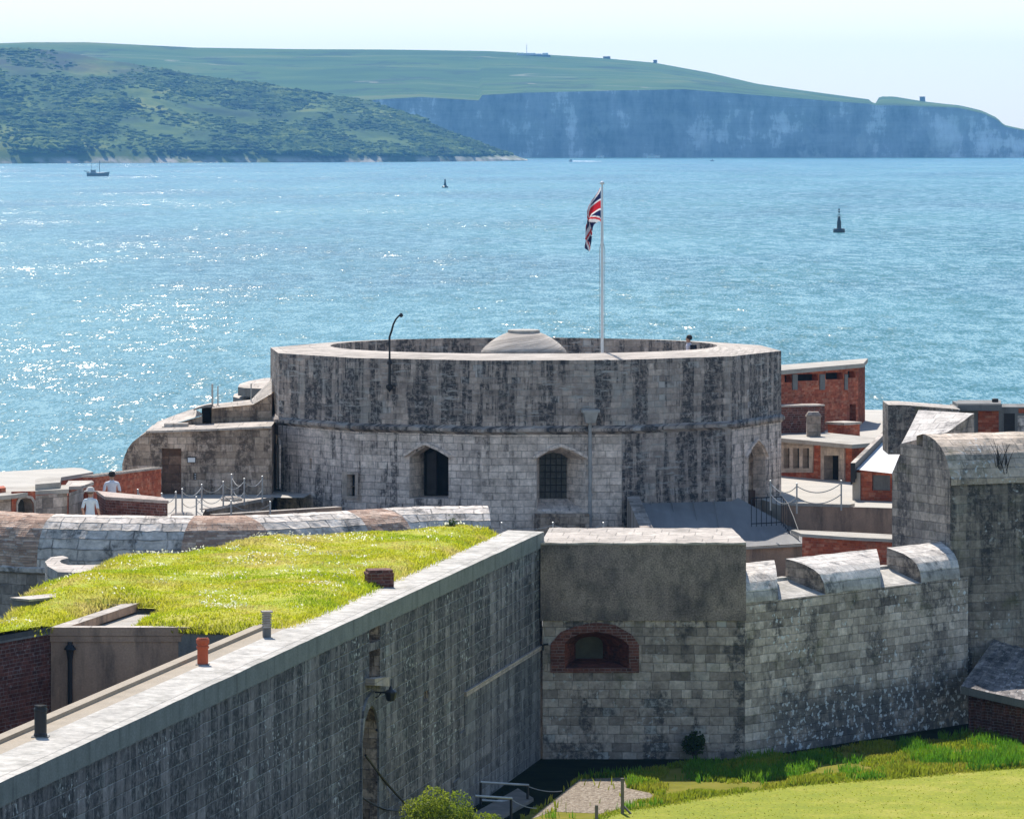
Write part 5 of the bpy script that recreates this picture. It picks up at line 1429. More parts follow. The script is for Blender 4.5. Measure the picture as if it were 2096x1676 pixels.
# half-moon stone building beside the tower
hm_ = thing('stone_magazine', 'brown weathered stone building with a rounded left shoulder, blocked doorway and white sign', 'castle building', (-10.6, 170, ZTER))
MG = Wall(XY(240, 170.0), XY(556.5, 170.0))
mo = MG.uvs([(252, 1040), (250, 950), (255, 933), (262, 917), (271, 905), (285, 894), (301, 884), (420, 881), (556, 875), (556, 1040)])
mo[0] = (mo[0][0], ZTER); mo[-1] = (mo[-1][0], ZTER)
md = MG.uvs([(331, 1040), (331, 918), (371, 918), (371, 1040)]); md[0] = (md[0][0], ZTER + .01); md[-1] = (md[-1][0], ZTER + .01)
m = MB(); MG.face(m, mo, [md], 0); MG.reveal(m, md, md, .25, 0); MG.reveal(m, mo, mo, 3.0, 0); m.build('wall', [M['old_block']], hm_)
m = MB(); MG.face(m, md, [], 0, .25); m.build('blocked_doorway', [stone('rusty blocked masonry', [(0.15, 0.10, 0.075), (0.22, 0.15, 0.11), (0.28, 0.21, 0.16)], (0.14, 0.11, 0.09), rowh=.3, blkw=.4, samt=.8, slo=.4, shi=.6, stain=(.07, .05, .04), seed=23)], hm_)
m = MB(); cu = MG.uvs([(299, 886), (420, 882), (556, 876)]); cu2 = [(u, z + .07) for u, z in cu]
MG.slab(m, cu + cu2[::-1], -.08, 0.0)
m.grid([[MG.pt(u, z, -.08) for u, z in cu2], [MG.pt(u, z + .02, 3.0) for u, z in cu2]], 0); m.build('coping', [M['coping']], hm_)
m = MB(); MG.slab(m, MG.uvs([(383, 947), (383, 935), (401, 935), (401, 947)]), -.03, 0); sg = m.build('sign', [M['iron']], hm_)
m = MB(); MG.face(m, MG.uvs([(384.5, 945.6), (384.5, 936.6), (399.5, 936.6), (399.5, 945.6)]), [], 0, -.034); m.build('sign_face', [M['white_paint']], sg)
m = MB(); MG.slab(m, MG.uvs([(396, 982), (396, 968), (402, 968), (402, 982)]), -.03, 0); sg = m.build('notice', [M['iron']], hm_)
for y0 in (971, 975.5, 980):
    m = MB(); MG.face(m, MG.uvs([(398.5, y0), (398.5, y0 - 1.4), (401.4, y0 - 1.4), (401.4, y0)]), [], 0, -.034); m.build('mark', [M['white_paint']], sg)
# upper storey behind: wall, void, sloping aprons and slabs
up = thing('upper_gun_position', 'upper concrete gun position with sloping pale roofs above the brown stone building', 'castle building', (-10, 174, 9))
UW = Wall(XY(432, 173.2), XY(557, 173.2))
uo = UW.uvs([(433, 890), (433, 836), (518, 828), (556, 806), (556, 890)])
m = MB(); UW.slab(m, uo, 0, 2.0, [UW.uvs([(496, 879), (496, 867), (534, 866), (534, 878)])]); m.build('wall', [M['old_block']], up)
m = MB(); f_ = [(433, 836), (518, 828), (556, 806)]; k_ = [(433, 827), (514, 818), (556, 775)]
m.grid([[P(a, b, 173.1) for a, b in f_], [P(a, b, 175.2) for a, b in k_]], 0); m.build('sloping_coping', [M['coping']], up)
m = MB(); VO = Wall(XY(414, 173.6), XY(434, 173.6)); VO.face(m, VO.uvs([(413, 890), (413, 834), (434, 828), (434, 890)]), [], 0); m.build('doorway', [M['void']], up)
m = MB(); m.poly([P(302, 884, 172.6), P(366, 864, 172.6), P(414, 850, 172.6), P(414, 846, 174), P(396, 836, 175.2), P(362, 848, 175.2), P(322, 863, 175.2)], None, 0)
m.build('apron', [M['coping']], up)
m = MB(); VW = Wall(XY(300, 172.65), XY(415, 172.65)); VW.face(m, VW.uvs([(302, 892), (302, 885), (366, 865), (414, 851), (414, 892)]), [], 0); m.build('apron_wall', [M['old_block']], up)
m = MB(); m.poly([P(396, 837, 172.5), P(420, 829, 172.5), P(434, 827.5, 172.5), P(434, 824, 176), P(404, 831, 176)], None, 0); VV = Wall(XY(396, 172.5), XY(435, 172.5)); VV.face(m, VV.uvs([(396, 840), (396, 837), (420, 829), (434, 827), (434, 834), (420, 834)]), [], 1); m.build('visor', [M['coping'], M['concrete_dark']], up)
m = MB(); m.box((*XY(366, 171.8), 10.02), (1.1, .8, .09)); m.box((*XY(361, 171.8), 10.11), (.8, .6, .1)); m.build('roof_cowl', [M['coping']], up)
def px_slab(name, pix, z, th, mat, parent, side=None):
    m = MB(); m.prism([tuple(Q(a, b, z).xy) for a, b in pix], z - th, z, 0, 1, True); return m.build(name, [mat, side or mat], parent)
px_slab('round_slab', [(487, 792), (500, 794), (548, 796), (580, 780), (580, 772), (540, 774), (508, 780), (490, 786)], 11.15, .30, M['coping'], up, M['concrete_dark'])
px_slab('lower_slab', [(477, 812), (500, 818), (540, 820), (560, 806), (490, 804), (480, 806)], 10.7, .22, M['coping'], up, M['concrete_dark'])
for px, y0, y1 in ((434.5, 786, 836), (446, 790, 832), (514, 785, 822)):
    b = P(px, y1, 174.2); m = MB(); m.tube([b, P(px, y0, 174.2)], .022 if px > 436 else .035, 6); tag(m.build('thin_pole', [M['galv']]), 'thin grey upright pole on the upper gun position', 'pole', 'thin poles on the upper gun position')

# chained posts on the terrace
def chain_post(px, top, h, z0, disc=False, label=None, group=None, mat=None):
    Y = (H - z0 - h) * F / (top - YH); x = (px - CX) * Y / F
    t = thing('chain_post', label, 'post', (x, Y, z0), group)
    m = MB(); m.tube([(x, Y, z0), (x, Y, z0 + h)], .026, 8); m.build('post', [M['galv']], t)
    m = MB(); m.lathe([(0, z0 + h - .01), (.035, z0 + h), (.035, z0 + h + .03), (0, z0 + h + .045)], (x, Y), 8); m.build('knob', [M['galv']], t)
    if disc:
        m = MB(); m.lathe([(.36, z0), (.36, z0 + .07), (.28, z0 + .13), (0, z0 + .15)], (x, Y), 18); m.build('base', [M['coping']], t)
    return Vector((x, Y, z0 + h))
posts = [(282, 1003, True), (331, 1011, False), (360, 1008, False), (373, 1002, True), (402, 1018, False), (413, 993, False), (457, 987, False), (474, 972, True), (500, 981, False), (537, 976, False), (473, 1026, False), (553, 1028, False)]
tips = []
for px, tp, ds in posts:
    tips.append(chain_post(px, tp, .85, ZTER, ds, 'slim grey chain post on a round pale concrete base on the terrace' if ds else 'slim grey chain post on the terrace left of the tower', 'based chain posts on the west terrace' if ds else 'chain posts on the west terrace'))
def chain(a, b, drop, label, group, r=.012):
    m = MB(); n = 12
    m.tube([a.lerp(b, k / n) + Vector((0, 0, -drop * 4 * (k / n) * (1 - k / n))) for k in range(n + 1)], r, 5); tag(m.build('chain', [M['rope']]), label, 'chain', group)
for i, j in ((0, 1), (1, 2), (3, 5), (4, 10), (5, 6), (6, 8), (7, 8), (8, 9), (10, 11)):
    for dz in (-.06, -.42):
        chain(tips[i] + Vector((0, 0, dz)), tips[j] + Vector((0, 0, dz)), .22, 'grey chain sagging between the slim posts of the left terrace', 'chains between the west terrace posts')
# courtyard posts that show above the gun block
tip2 = [chain_post(px, 1071, .9, 7.55, False, 'slim grey chain post showing just above the pebbledashed block', 'chain posts behind the gun block') for px in (1027, 1132, 1235)]
for a, b in zip(tip2, tip2[1:]): chain(a + Vector((0, 0, -.05)), b + Vector((0, 0, -.05)), .14, 'grey chain sagging just above the pebbledashed block', 'chains behind the gun block')

# ================================================================== RIGHT-HAND COURT
ct = MB(); ct.prism([(-6, 148), (9.2, 148), (14, 160), (16, 186), (9.8, 186), (6, 166), (-6, 164)], 3.0, 5.6); tag(ct.build('courtyard', [M['concrete_dark']]), kind='structure')
# lean-to roof against the tower
ln = thing('lean_to', 'lean-to with a wide grey felt roof half in the shadow of the tower', 'castle building', (6, 166, 5.6))
A1, A2 = P(1290, 1023, 167.2), P(1508, 1017, 169.9)
B1, B2, B3 = P(1318, 1122, 162.2), P(1525, 1119, 163.2), P(1692, 1109, 165.0)
A3 = P(1612, 1075, 168.0)
rm_ = MB()
rm_.poly([B1, B2, B3, A3, A2, A1], [(p.x, p.y) for p in (B1, B2, B3, A3, A2, A1)], 0); rm_.build('roof', [M['felt']], ln)
for fr_k in (.18, .38, .58, .78):
    sm_ = MB(); sm_.tube([A1.lerp(A2, fr_k) + Vector((0, 0, .012)), B1.lerp(B2, fr_k) + Vector((0, 0, .012))], .018, 5); sm_.build('seam', [M['felt']], ln)
rm_ = MB(); rm_.tube([A1 + Vector((0, -.02, .03)), A2 + Vector((0, -.02, .03))], .05, 6); rm_.build('flashing', [M['lead_pipe']], ln)
rm_ = MB(); kA, kB = P(1282, 1021, 166.9), P(1313, 1095, 161.6); kd = Vector((.42, 0, 0))
for dz0, dz1 in ((0, .12),):
    rm_.poly([kA + Vector((0, 0, dz1)), kB + Vector((0, 0, dz1)), kB + kd + Vector((0, 0, dz1)), kA + kd + Vector((0, 0, dz1))][::1], None, 0)
    rm_.poly([kB + Vector((0, 0, dz1)), kA + Vector((0, 0, dz1)), Vector((kA.x, kA.y, 5)), Vector((kB.x, kB.y, 5))], None, 0)
    rm_.poly([kB + Vector((0, 0, dz1)), kB + kd + Vector((0, 0, dz1)), Vector((kB.x + .42, kB.y, 5)), Vector((kB.x, kB.y, 5))], None, 0)
rm_.build('kerb', [M['grey_wall']], ln)
FWr = Wall(B2.xy, B3.xy)
FW0 = Wall(B1.xy, B2.xy)
rm_ = MB(); FWr.face(rm_, [(0, 4.5), (FWr.L + .9, 4.5), (FWr.L + .9, B3.z - .05), (FWr.L, B3.z - .03), (0, B2.z - .03)], [], 0, .05); FW0.face(rm_, [(0, 4.5), (FW0.L, 4.5), (FW0.L, B2.z - .03), (0, B1.z - .03)], [], 0, .05); rm_.build('wall', [M['brown_render']], ln)
rm_ = MB(); FWr.slab(rm_, [(0, B2.z - .08), (FWr.L + .9, B3.z - .10), (FWr.L + .9, B3.z - .04), (0, B2.z - .02)], -.06, .05); rm_.build('eaves', [M['concrete']], ln)
# pale-coped brick wall to the right of the lean-to
bw3 = thing('coped_brick_wall', 'red brick wall with a long pale coping behind the merlons', 'wall', (13, 158, 5))
cpx = [(1640, 1092), (1740, 1099), (1846, 1104), (1905, 1108), (1890, 1101), (1836, 1094), (1740, 1089), (1619, 1084)]
c3 = [Q(a, b, 7.3).xy for a, b in cpx]
m = MB(); m.prism([tuple(p) for p in c3], 7.2, 7.3, bottom=True); m.build('coping', [M['concrete']], bw3)
m = MB(); W3 = Wall(Q(1640, 1092, 7.3).xy, Q(1910, 1108, 7.3).xy); W3.face(m, [(0, 4.5), (W3.L, 4.5), (W3.L, 7.21), (0, 7.21)], [], 0, .05); m.build('brickwork', [M['brick']], bw3)
# brown retaining wall, railings, chain posts
rw = thing('retaining_wall', 'brown cement retaining wall with a bright pale top below the brick cottage', 'wall', (12, 168, 5))
W4 = Wall(XY(1598, 168.5), XY(1832, 167.0))
ut = W4.uv(1740, 1031)
m = MB(); W4.face(m, [(0, 4.5), (W4.L, 4.5), (W4.L, ut[1] - .1), (0, ut[1] - .1)], [], 0); m.build('face', [M['brown_render']], rw)
m = MB(); m.prism([W4.pt(0, 0, -.04).xy, W4.pt(ut[0], 0, -.04).xy, W4.pt(ut[0], 0, .5).xy, W4.pt(0, 0, .5).xy], ut[1] - .12, ut[1] - .02, bottom=True); m.build('coping', [M['concrete']], rw)
ft = MB(); ft.prism([tuple(p) for p in (XY(1560, 171.5), XY(1600, 168.6), XY(1830, 167.2), XY(1840, 188), XY(1570, 190))], 6.4, ut[1] - .14); tag(ft.build('upper_court', [M['terrace']]), kind='structure')
rl = thing('iron_railing', 'black iron stair railing at the foot of the tower below the pointed doorway', 'railing', (8, 168, 6))
top_ = [P(1538, 1019, 166.5), P(1566, 1018, 166.8), P(1600, 1016, 167.2), P(1612, 1030, 166.6), P(1624, 1058, 165.8), P(1634, 1086, 165.0)]
m = MB(); m.tube(top_, .022, 6); m.tube([p + Vector((0, 0, -.85)) for p in top_], .018, 6); m.build('handrail', [M['iron']], rl)
def along(pl, f):
    L = [0]
    for a, b in zip(pl, pl[1:]): L.append(L[-1] + (b - a).length)
    s = f * L[-1]
    for k in range(len(pl) - 1):
        if s <= L[k + 1]: return pl[k].lerp(pl[k + 1], (s - L[k]) / (L[k + 1] - L[k]))
    return pl[-1]
for k in range(19):
    p = along(top_, k / 18); m = MB(); m.tube([p, p + Vector((0, 0, -.95))], .013, 5); m.build('baluster', [M['iron']], rl)
tp = [chain_post(px, tpy, .95, ut[1] - .03, False, lab, 'chain posts by the brick cottage') for px, tpy, lab in ((1577, 985, 'grey chain post by the brick cottage, half hidden by the tower edge'), (1631, 991, 'grey chain post standing on the pale-topped wall before the stone-framed window'), (1722, 985, 'grey chain post standing in front of the cottage doorway'))]
for a, b in zip(tp, tp[1:]):
    for dz in (-.06, -.42): chain(a + Vector((0, 0, dz)), b + Vector((0, 0, dz)), .26, 'pale chain sagging in front of the brick cottage', 'chains before the brick cottage', .016)
# brick cottage with stone-framed window and door
ctg = thing('brick_cottage', 'low red brick cottage with a flat pale roof, stone mullioned window and framed doorway', 'castle building', (12, 181, 6.5))
CT = Wall(XY(1560, 184.5), XY(1744, 180.2))
CS = Wall(XY(1744, 180.2), XY(1850, 182.0))
zc0 = 6.5
wo = [CT.uvs([(a, 958), (a, 917), (b, 917), (b, 958)]) for a, b in ((1606, 1618), (1625, 1638), (1645, 1658))]
do = CT.uvs([(1689, 1036), (1689, 932), (1719, 932), (1719, 1036)]); do[0] = (do[0][0], zc0 + .01); do[-1] = (do[-1][0], zc0 + .01)
m = MB(); CT.face(m, [(0, zc0), (CT.L, zc0), (CT.L, 8.9), (0, 8.9)], wo + [do], 0); CS.face(m, [(0, zc0 - 1), (CS.L, zc0 - 1), (CS.L, 8.9), (0, 8.9)], [], 0); m.build('wall', [M['brick']], ctg)
m = MB(); CT.slab(m, CT.uvs([(1599, 967), (1599, 903), (1667, 905), (1665, 967)]), -.05, 0, wo)
for h in wo: CT.reveal(m, h, h, .18, 0)
wnd = m.build('mullioned_window', [M['dressed']], ctg)
for h in wo:
    m = MB(); CT.face(m, h, [], 0, .18); m.build('pane', [M['glass']], wnd)
m = MB(); CT.slab(m, [(do[0][0] - .19, zc0 + .005), (do[0][0] - .19, do[1][1] + .34), (do[2][0] + .32, do[1][1] + .34), (do[2][0] + .32, zc0 + .005)][::-1], -.06, 0, [do]); CT.reveal(m, do, do, .35, 0); dsur = m.build('door_surround', [M['dressed']], ctg)
m = MB(); CT.face(m, do, [], 0, .35); m.build('doorway', [M['void']], ctg)
m = MB(); CT.slab(m, CT.uvs([(1676, 1040), (1676, 932), (1699, 930), (1699, 1040)], .3), .24, .3); m.build('door', [M['oak']], ctg)
m = MB(); m.prism([tuple(Q(a, b, 9.02).xy) for a, b in ((1556, 893), (1648, 901), (1744, 910), (1815, 904), (1806, 897), (1690, 885), (1594, 884), (1556, 884))], 8.88, 9.02, 0, 0, True); rf = m.build('roof', [M['concrete']], ctg)
cx_ = Q(1665, 893, 9.02)
m = MB(); m.box(cx_, (.50, .50, .72)); m.box((cx_.x, cx_.y, cx_.z + .72), (.56, .56, .05)); m.box((cx_.x, cx_.y, cx_.z + .77), (.54, .54, .13), 0, 0, .7); m.build('chimney', [M['grey_wall']], rf)
# brick lookout tower with slotted top
lk = thing('brick_lookout', 'square red brick lookout tower with a flat concrete roof and observation slots', 'lookout tower', (11, 190, 8))
LK = Wall(XY(1560, 186.3), XY(1757, 193.0)); LKs = Wall(LK.p1, LK.p1 + Vector((.55, 4.2)))
sl_ = [LK.uvs([(a, y1), (a, y0), (b, y0 - 1), (b, y1 - 1)]) for a, b, y0, y1 in ((1606, 1622, 768, 783), (1632, 1675, 766, 780), (1690, 1726, 763, 777), (1735, 1751, 760, 774))]
dl = LK.uvs([(1739, 864), (1739, 827), (1752, 827), (1752, 864)])
zt0 = LK.uv(1600, 766)[1]
m = MB(); LK.face(m, [(0, 7.5), (LK.L, 7.5), (LK.L, zt0), (0, zt0)], sl_ + [dl], 0)
for h in sl_ + [dl]: LK.reveal(m, h, h, .28, 0)
LK.face(m, [(0, 7.5), (LK.L, 7.5), (LK.L, zt0 - .55), (0, zt0 - .55)], [dl], 1, .28)
LKs.face(m, [(0, 7.5), (LKs.L, 7.5), (LKs.L, zt0), (0, zt0)], [], 0)
LKb = Wall(LK.p0 + Vector((.55, 4.2)), LKs.p1)
bh = LKb.uvs([(1630, 781), (1630, 764), (1652, 764), (1652, 781)])
LKb.face(m, [(0, 7.5), (LKb.L, 7.5), (LKb.L, zt0), (0, zt0)], [bh], 0); LK.face(m, dl, [], 1, .27)
LK.face(m, [(0, zt0 - .65), (LK.L, zt0 - .65), (LK.L, zt0 - .01), (0, zt0 - .01)], [], 1, .27)
LKs.face(m, [(0, 7.5), (LKs.L, 7.5), (LKs.L, zt0), (0, zt0)], [], 0)
LKb = Wall(LK.p0 + Vector((.55, 4.2)), LKs.p1)
bh = LKb.uvs([(1630, 781), (1630, 764), (1652, 764), (1652, 781)])
LKb.face(m, [(0, 7.5), (LKb.L, 7.5), (LKb.L, zt0), (0, zt0)], [bh], 0); LK.face(m, dl, [], 1, .27)
for h in (sl_[0], sl_[2], sl_[3], LK.uvs([(1653, 781), (1653, 765), (1676, 764), (1676, 780)])):
    LK.face(m, [(h[0][0] - .25, h[0][1] - .3), (h[3][0] + .25, h[0][1] - .3), (h[3][0] + .25, zt0), (h[0][0] - .05, zt0)], [], 1, .6)
m.build('wall', [M['brick'], M['void']], lk)
for px in (1626, 1682, 1731):
    m = MB(); w_ = 5 if px < 1730 else 3; h_ = LK.uvs([(px - w_, 798), (px - w_, 766), (px + w_, 766), (px + w_, 798)]); LK.slab(m, [(u, min(z, zt0 - .005)) for u, z in h_], -.04, 0); m.build('pier', [M['concrete_dark']], lk)
zr_ = zt0 + .0
m = MB(); rp = [LK.pt(-.3, 0, -.15).xy, LK.pt(LK.L + .14, 0, -.15).xy, LKs.p1 + Vector((.12, .15)), LKb.p0 + Vector((-.3, .15))]
m.prism([tuple(p) for p in rp], zt0, zt0 + .16, 0, 0, True); m.build('roof', [M['concrete']], lk)
m = MB(); LX_ = Wall(XY(1560, 185.6), XY(1688, 186.6)); zz = LX_.uv(1640, 832)[1]; LX_.slab(m, [(0, 7.5), (LX_.L, 7.5), (LX_.L, zz), (0, zz)], 0, .9); m.build('lower_bay', [M['dark_brick']], lk)
m = MB(); LX_.slab(m, [(0, zz), (LX_.L, zz), (LX_.L, zz + .05), (0, zz + .05)], -.03, .9); m.build('bay_coping', [M['coping']], lk)
pb_ = thing('brick_plinth', 'small brick plinth with a pale cap beside the doorway of the brick lookout', 'plinth', (*XY(1745, 187), 8.9))
m = MB(); PB = Wall(XY(1727, 186.6), XY(1760, 187.2)); zz = PB.uv(1745, 869)[1]; PB.slab(m, [(0, 8.4), (PB.L, 8.4), (PB.L, zz), (0, zz)], 0, .8); m.build('brickwork', [M['brick']], pb_)
m = MB(); m.prism([PB.pt(-.05, 0, -.06).xy, PB.pt(PB.L + .05, 0, -.06).xy, PB.pt(PB.L + .05, 0, .9).xy, PB.pt(-.05, 0, .9).xy], zz, zz + .09, bottom=True); m.build('cap', [M['coping']], pb_)
te = MB(); te.prism([XY(1560, 186), XY(1830, 184), XY(1960, 188), XY(1900, 205), XY(1660, 205)], 7.0, 8.86); tag(te.build('roof_terrace', [M['terrace']]), kind='structure')
# shed with a white roof
sd = thing('white_roofed_shed', 'brick shed with a dazzling white sloping roof against the bastion', 'shed', (12, 173, 6))
S1, S2, S3, S4 = P(1746, 960, 171.2), P(1826, 969, 170.4), P(1856, 874, 176.6), P(1836, 870, 177.0)
m = MB(); m.poly([S1, S2, P(1862, 880, 176.4), S4], [(p.x, p.y) for p in (S1, S2, S3, S4)], 0); m.build('roof', [M['white_roof']], sd)
m = MB(); o1, o2 = P(1741, 957, 171.0), P(1833, 866, 177.2); up_ = Vector((0, 0, .16)); rt_ = Vector((.16, 0, 0))
m.poly([o1 + up_, o1 + up_ + rt_, o2 + up_ + rt_, o2 + up_], None, 0); m.poly([o1 + rt_ + up_, o1 + rt_ + Vector((0, 0, -.4)), o2 + rt_ + Vector((0, 0, -.4)), o2 + rt_ + up_], None, 1)
m.poly([o1 + up_, o1 + Vector((0, 0, -.5)), o1 + rt_ + Vector((0, 0, -.5)), o1 + rt_ + up_], None, 1); m.poly([o1 + up_, o2 + up_, o2 + Vector((0, 0, -.6)), o1 + Vector((0, 0, -.6))], None, 1); m.build('verge', [M['coping'], M['iron']], sd)
SW = Wall((S1.x + .02, S1.y + .1), (S2.x + .5, S2.y + .06))
wh = SW.uvs([(1785, 1003), (1785, 972), (1822, 973), (1822, 1004)])
m = MB(); SW.face(m, [(0, 5), (SW.L, 5), (SW.L, S2.z - .02), (0, S1.z - .02)], [wh], 0); SW.reveal(m, wh, wh, .1, 0); m.build('wall', [M['brick']], sd)
m = MB(); SW.slab(m, SW.uvs([(1746, 1040), (1746, 966), (1762, 967), (1762, 1040)]), -.06, 0); m.build('pilaster', [M['concrete']], sd)
m = MB(); SW.face(m, wh, [], 0, .08); m.build('window', [M['concrete_dark']], sd)
# dark walls and roofs at the far right
fr_ = thing('rear_gun_wing', 'dark stone and brick wing with a slab roof behind the bastion', 'castle building', (15, 165, 8))
RW = Wall(XY(1818, 166), XY(1965, 166)); m = MB(); RW.slab(m, RW.uvs([(1818, 930), (1818, 829), (1850, 829), (1965, 838), (1965, 930)]), 0, 2.5); m.build('stone_wall', [M['bastion']], fr_)
m = MB(); a__ = RW.uvs([(1818, 829), (1850, 829), (1965, 838)]); m.grid([[RW.pt(u, z + .005, -.02) for u, z in a__], [RW.pt(u, z + .005, 2.5) for u, z in a__]], 0); m.build('stone_coping', [M['coping']], fr_)
RB = Wall(XY(1955, 168), XY(2260, 168))
m = MB(); RB.slab(m, RB.uvs([(1955, 930), (1955, 833), (2260, 833), (2260, 930)]), 0, 2.0); m.build('rear_wall', [M['concrete_dark']], fr_)
m = MB(); RB.slab(m, RB.uvs([(2002, 930), (2002, 839), (2044, 839), (2044, 930)]), -.03, 0); m.build('brick_panel', [M['brick']], fr_)
m = MB(); RB.slab(m, RB.uvs([(1960, 840), (1960, 827), (2049, 827), (2049, 840)]), -.25, 2.0); m.prism([RB.pt(*RB.uv(1960, 830)).xy, RB.pt(*RB.uv(2049, 830)).xy, (XY(2049, 170.2)), (XY(1960, 170.2))], RB.uv(2000, 829)[1], RB.uv(2000, 827)[1] + .02); m.build('slab_roof', [M['concrete_dark']], fr_)
m = MB(); RB.slab(m, RB.uvs([(2055, 930), (2055, 846), (2077, 846), (2077, 930)]), -.02, 0); m.build('dark_panel', [M['hatch']], fr_)
m = MB(); RB.slab(m, RB.uvs([(2083, 930), (2083, 851), (2120, 851), (2120, 930)]), -.02, 0); m.build('pale_panel', [M['parapet_stone']], fr_)
m = MB(); RB.slab(m, RB.uvs([(2085, 845), (2085, 836), (2200, 836), (2200, 845)]), -.03, 0); m.build('brick_band', [M['brick']], fr_)
cw_ = P(2037, 827, 168.8); t = thing('roof_cowl', 'small black cowl on the slab roof at the far right', 'cowl', cw_)
m = MB(); m.lathe([(.07, cw_.z), (.07, cw_.z + .06)], (cw_.x, cw_.y), 10); m.build('neck', [M['iron']], t); m = MB(); m.lathe([(.10, cw_.z + .06), (.11, cw_.z + .08), (.11, cw_.z + .17), (.09, cw_.z + .19), (0, cw_.z + .19)], (cw_.x, cw_.y), 12); m.build('head', [M['iron']], t)
# dead stalks growing on the bastion parapet
ds = thing('dead_shrub', 'leafless dark shrub on the rounded parapet of the tall bastion', 'plant', P(2050, 975, 151.9))
m = MB(); rr = random.Random(4)
for k in range(16):
    b = P(2044 + rr.uniform(-4, 18), 960 + rr.uniform(-12, 14), 151.75); tp_ = b + Vector((rr.uniform(-.28, .28), rr.uniform(-.25, .0), rr.uniform(.35, .85)))
    m.tube([b, b.lerp(tp_, .5) + Vector((rr.uniform(-.06, .06), 0, .03)), tp_], [.014, .010, .005], 4)
m.build('stems', [M['hatch']], ds)

# ================================================================== AT SEA
def hullmesh(m, c, L, B, Hh, rot, mat=0, deck=1):
    n = 14; ca, sa = math.cos(rot), math.sin(rot); rows = []
    secs = [(0.0, .0), (.5, .0), (.85, .45), (1, 1)]
    for s in range(n + 1):
        t = s / n; x = (t - .5) * L; wdt = B / 2 * (1 - max(0, (t - .55) / .45) ** 2.2) * (.82 + .18 * min(1, t * 5)); sheer = Hh * (1 + .45 * abs(t - .45) ** 1.8 * 2)
        rows.append([(c[0] + (x + (.06 * L * z if t > .9 else 0)) * ca - sy * wdt * k * sa, c[1] + x * sa + sy * wdt * k * ca, c[2] + z * sheer - .05) for sy, k, z in ((-1, 1, 1), (-1, .93, .45), (-1, .75, 0), (1, .75, 0), (1, .93, .45), (1, 1, 1))])
    m.grid(rows, mat); m.poly([r[0] for r in rows] + [r[-1] for r in rows[::-1]], None, deck); m.poly(rows[0], None, mat)
hullm = plain('grey blue hull paint', (0.20, 0.26, 0.29), 0.5); deckm = plain('pale deck', (0.45, 0.45, 0.43), 0.6)
yb = Q(200, 361, 0); kY = yb.y / F
y_ = thing('motor_sailer', 'two-masted grey motor sailer off the scrubby headland', 'sailing boat', yb)
m = MB(); hullmesh(m, yb, 44 * kY, 3.9, 1.7, 0.0); m.build('hull', [hullm, deckm], y_)
m = MB(); m.box((yb.x - 9 * kY, yb.y, 1.5), (11 * kY, 2.4, 1.5), 0, 0, .88); m.build('wheelhouse', [deckm], y_)
m = MB(); m.box((yb.x - 9 * kY, yb.y, 3.0), (13 * kY, 2.8, .15)); m.box((yb.x - 9 * kY, yb.y - 1.16, 2.0), (8 * kY, .08, .6)); m.build('wheelhouse_roof', [hullm], y_)
for px, pt_, r in ((-13, 334, .10), (4, 329, .17)):
    m = MB(); m.tube([(yb.x + px * kY, yb.y, 1.4), (yb.x + px * kY, yb.y, Zof(pt_, yb.y))], r, 8); m.build('mast', [hullm], y_)
m = MB(); m.tube([(yb.x - 28 * kY, yb.y, 2.6), (yb.x - 17 * kY, yb.y, 2.2)], .2, 6); m.build('davit', [hullm], y_)
m = MB(); m.tube([(yb.x + 4 * kY, yb.y, Zof(331, yb.y)), (yb.x + 23 * kY, yb.y, 2.2)], .03, 4); m.tube([(yb.x + 4 * kY, yb.y, Zof(331, yb.y)), (yb.x - 4 * kY, yb.y, 3.2)], .03, 4); m.build('stay', [hullm], y_)
navy = plain('dark buoy paint', (0.02, 0.035, 0.045), 0.4, .5)
b0 = Q(1717.5, 476, 0); k = b0.y / F
by = thing('cardinal_buoy', 'dark cardinal buoy with two topmark cones on the sea, right of the flag', 'buoy', b0)
m = MB(); m.lathe([(0, -.3), (12.2 * k, -.3), (12.2 * k, 6 * k), (11 * k, 8 * k), (0, 8.6 * k)], b0, 24); m.build('float', [navy], by)
m = MB(); m.lathe([(4.6 * k, 8 * k), (4.4 * k, 14 * k), (4.4 * k, 21 * k), (2.8 * k, 27 * k), (2.2 * k, 33 * k), (0, 33.5 * k)], b0, 12); m.build('tower', [navy], by)
m = MB(); m.tube([(b0.x, b0.y, 33 * k), (b0.x, b0.y, 50 * k)], .5 * k, 6); m.build('staff', [navy], by)
m = MB(); m.lathe([(0, 38.5 * k), (2.7 * k, 43 * k), (0, 43 * k)], b0, 12); m.build('topmark_cone', [navy], by); m = MB(); m.lathe([(2.6 * k, 45.5 * k), (0, 50 * k)], b0, 12); m.lathe([(2.6 * k, 45.5 * k), (0, 45.5 * k)], b0, 12); m.build('topmark_cone', [navy], by)
m = MB(); m.tube([(b0.x - 3.5 * k, b0.y, 27 * k), (b0.x - 4 * k, b0.y, 34 * k), (b0.x, b0.y, 37 * k), (b0.x + 4 * k, b0.y, 34 * k), (b0.x + 3.5 * k, b0.y, 27 * k)], .4 * k, 5); m.build('lantern_cage', [navy], by)
b1 = Q(911, 384.5, 0); k = b1.y / F
green = plain('dark green buoy paint', (0.015, 0.06, 0.07), 0.4, .5)
b2 = thing('conical_buoy', 'small dark green conical buoy on the sea, left of the flag', 'buoy', b1)
m = MB(); m.lathe([(0, -.3), (6.6 * k, -.3), (6.6 * k, 2.4 * k), (3 * k, 4.5 * k), (0, 4.5 * k)], b1, 20); m.build('float', [green], b2)
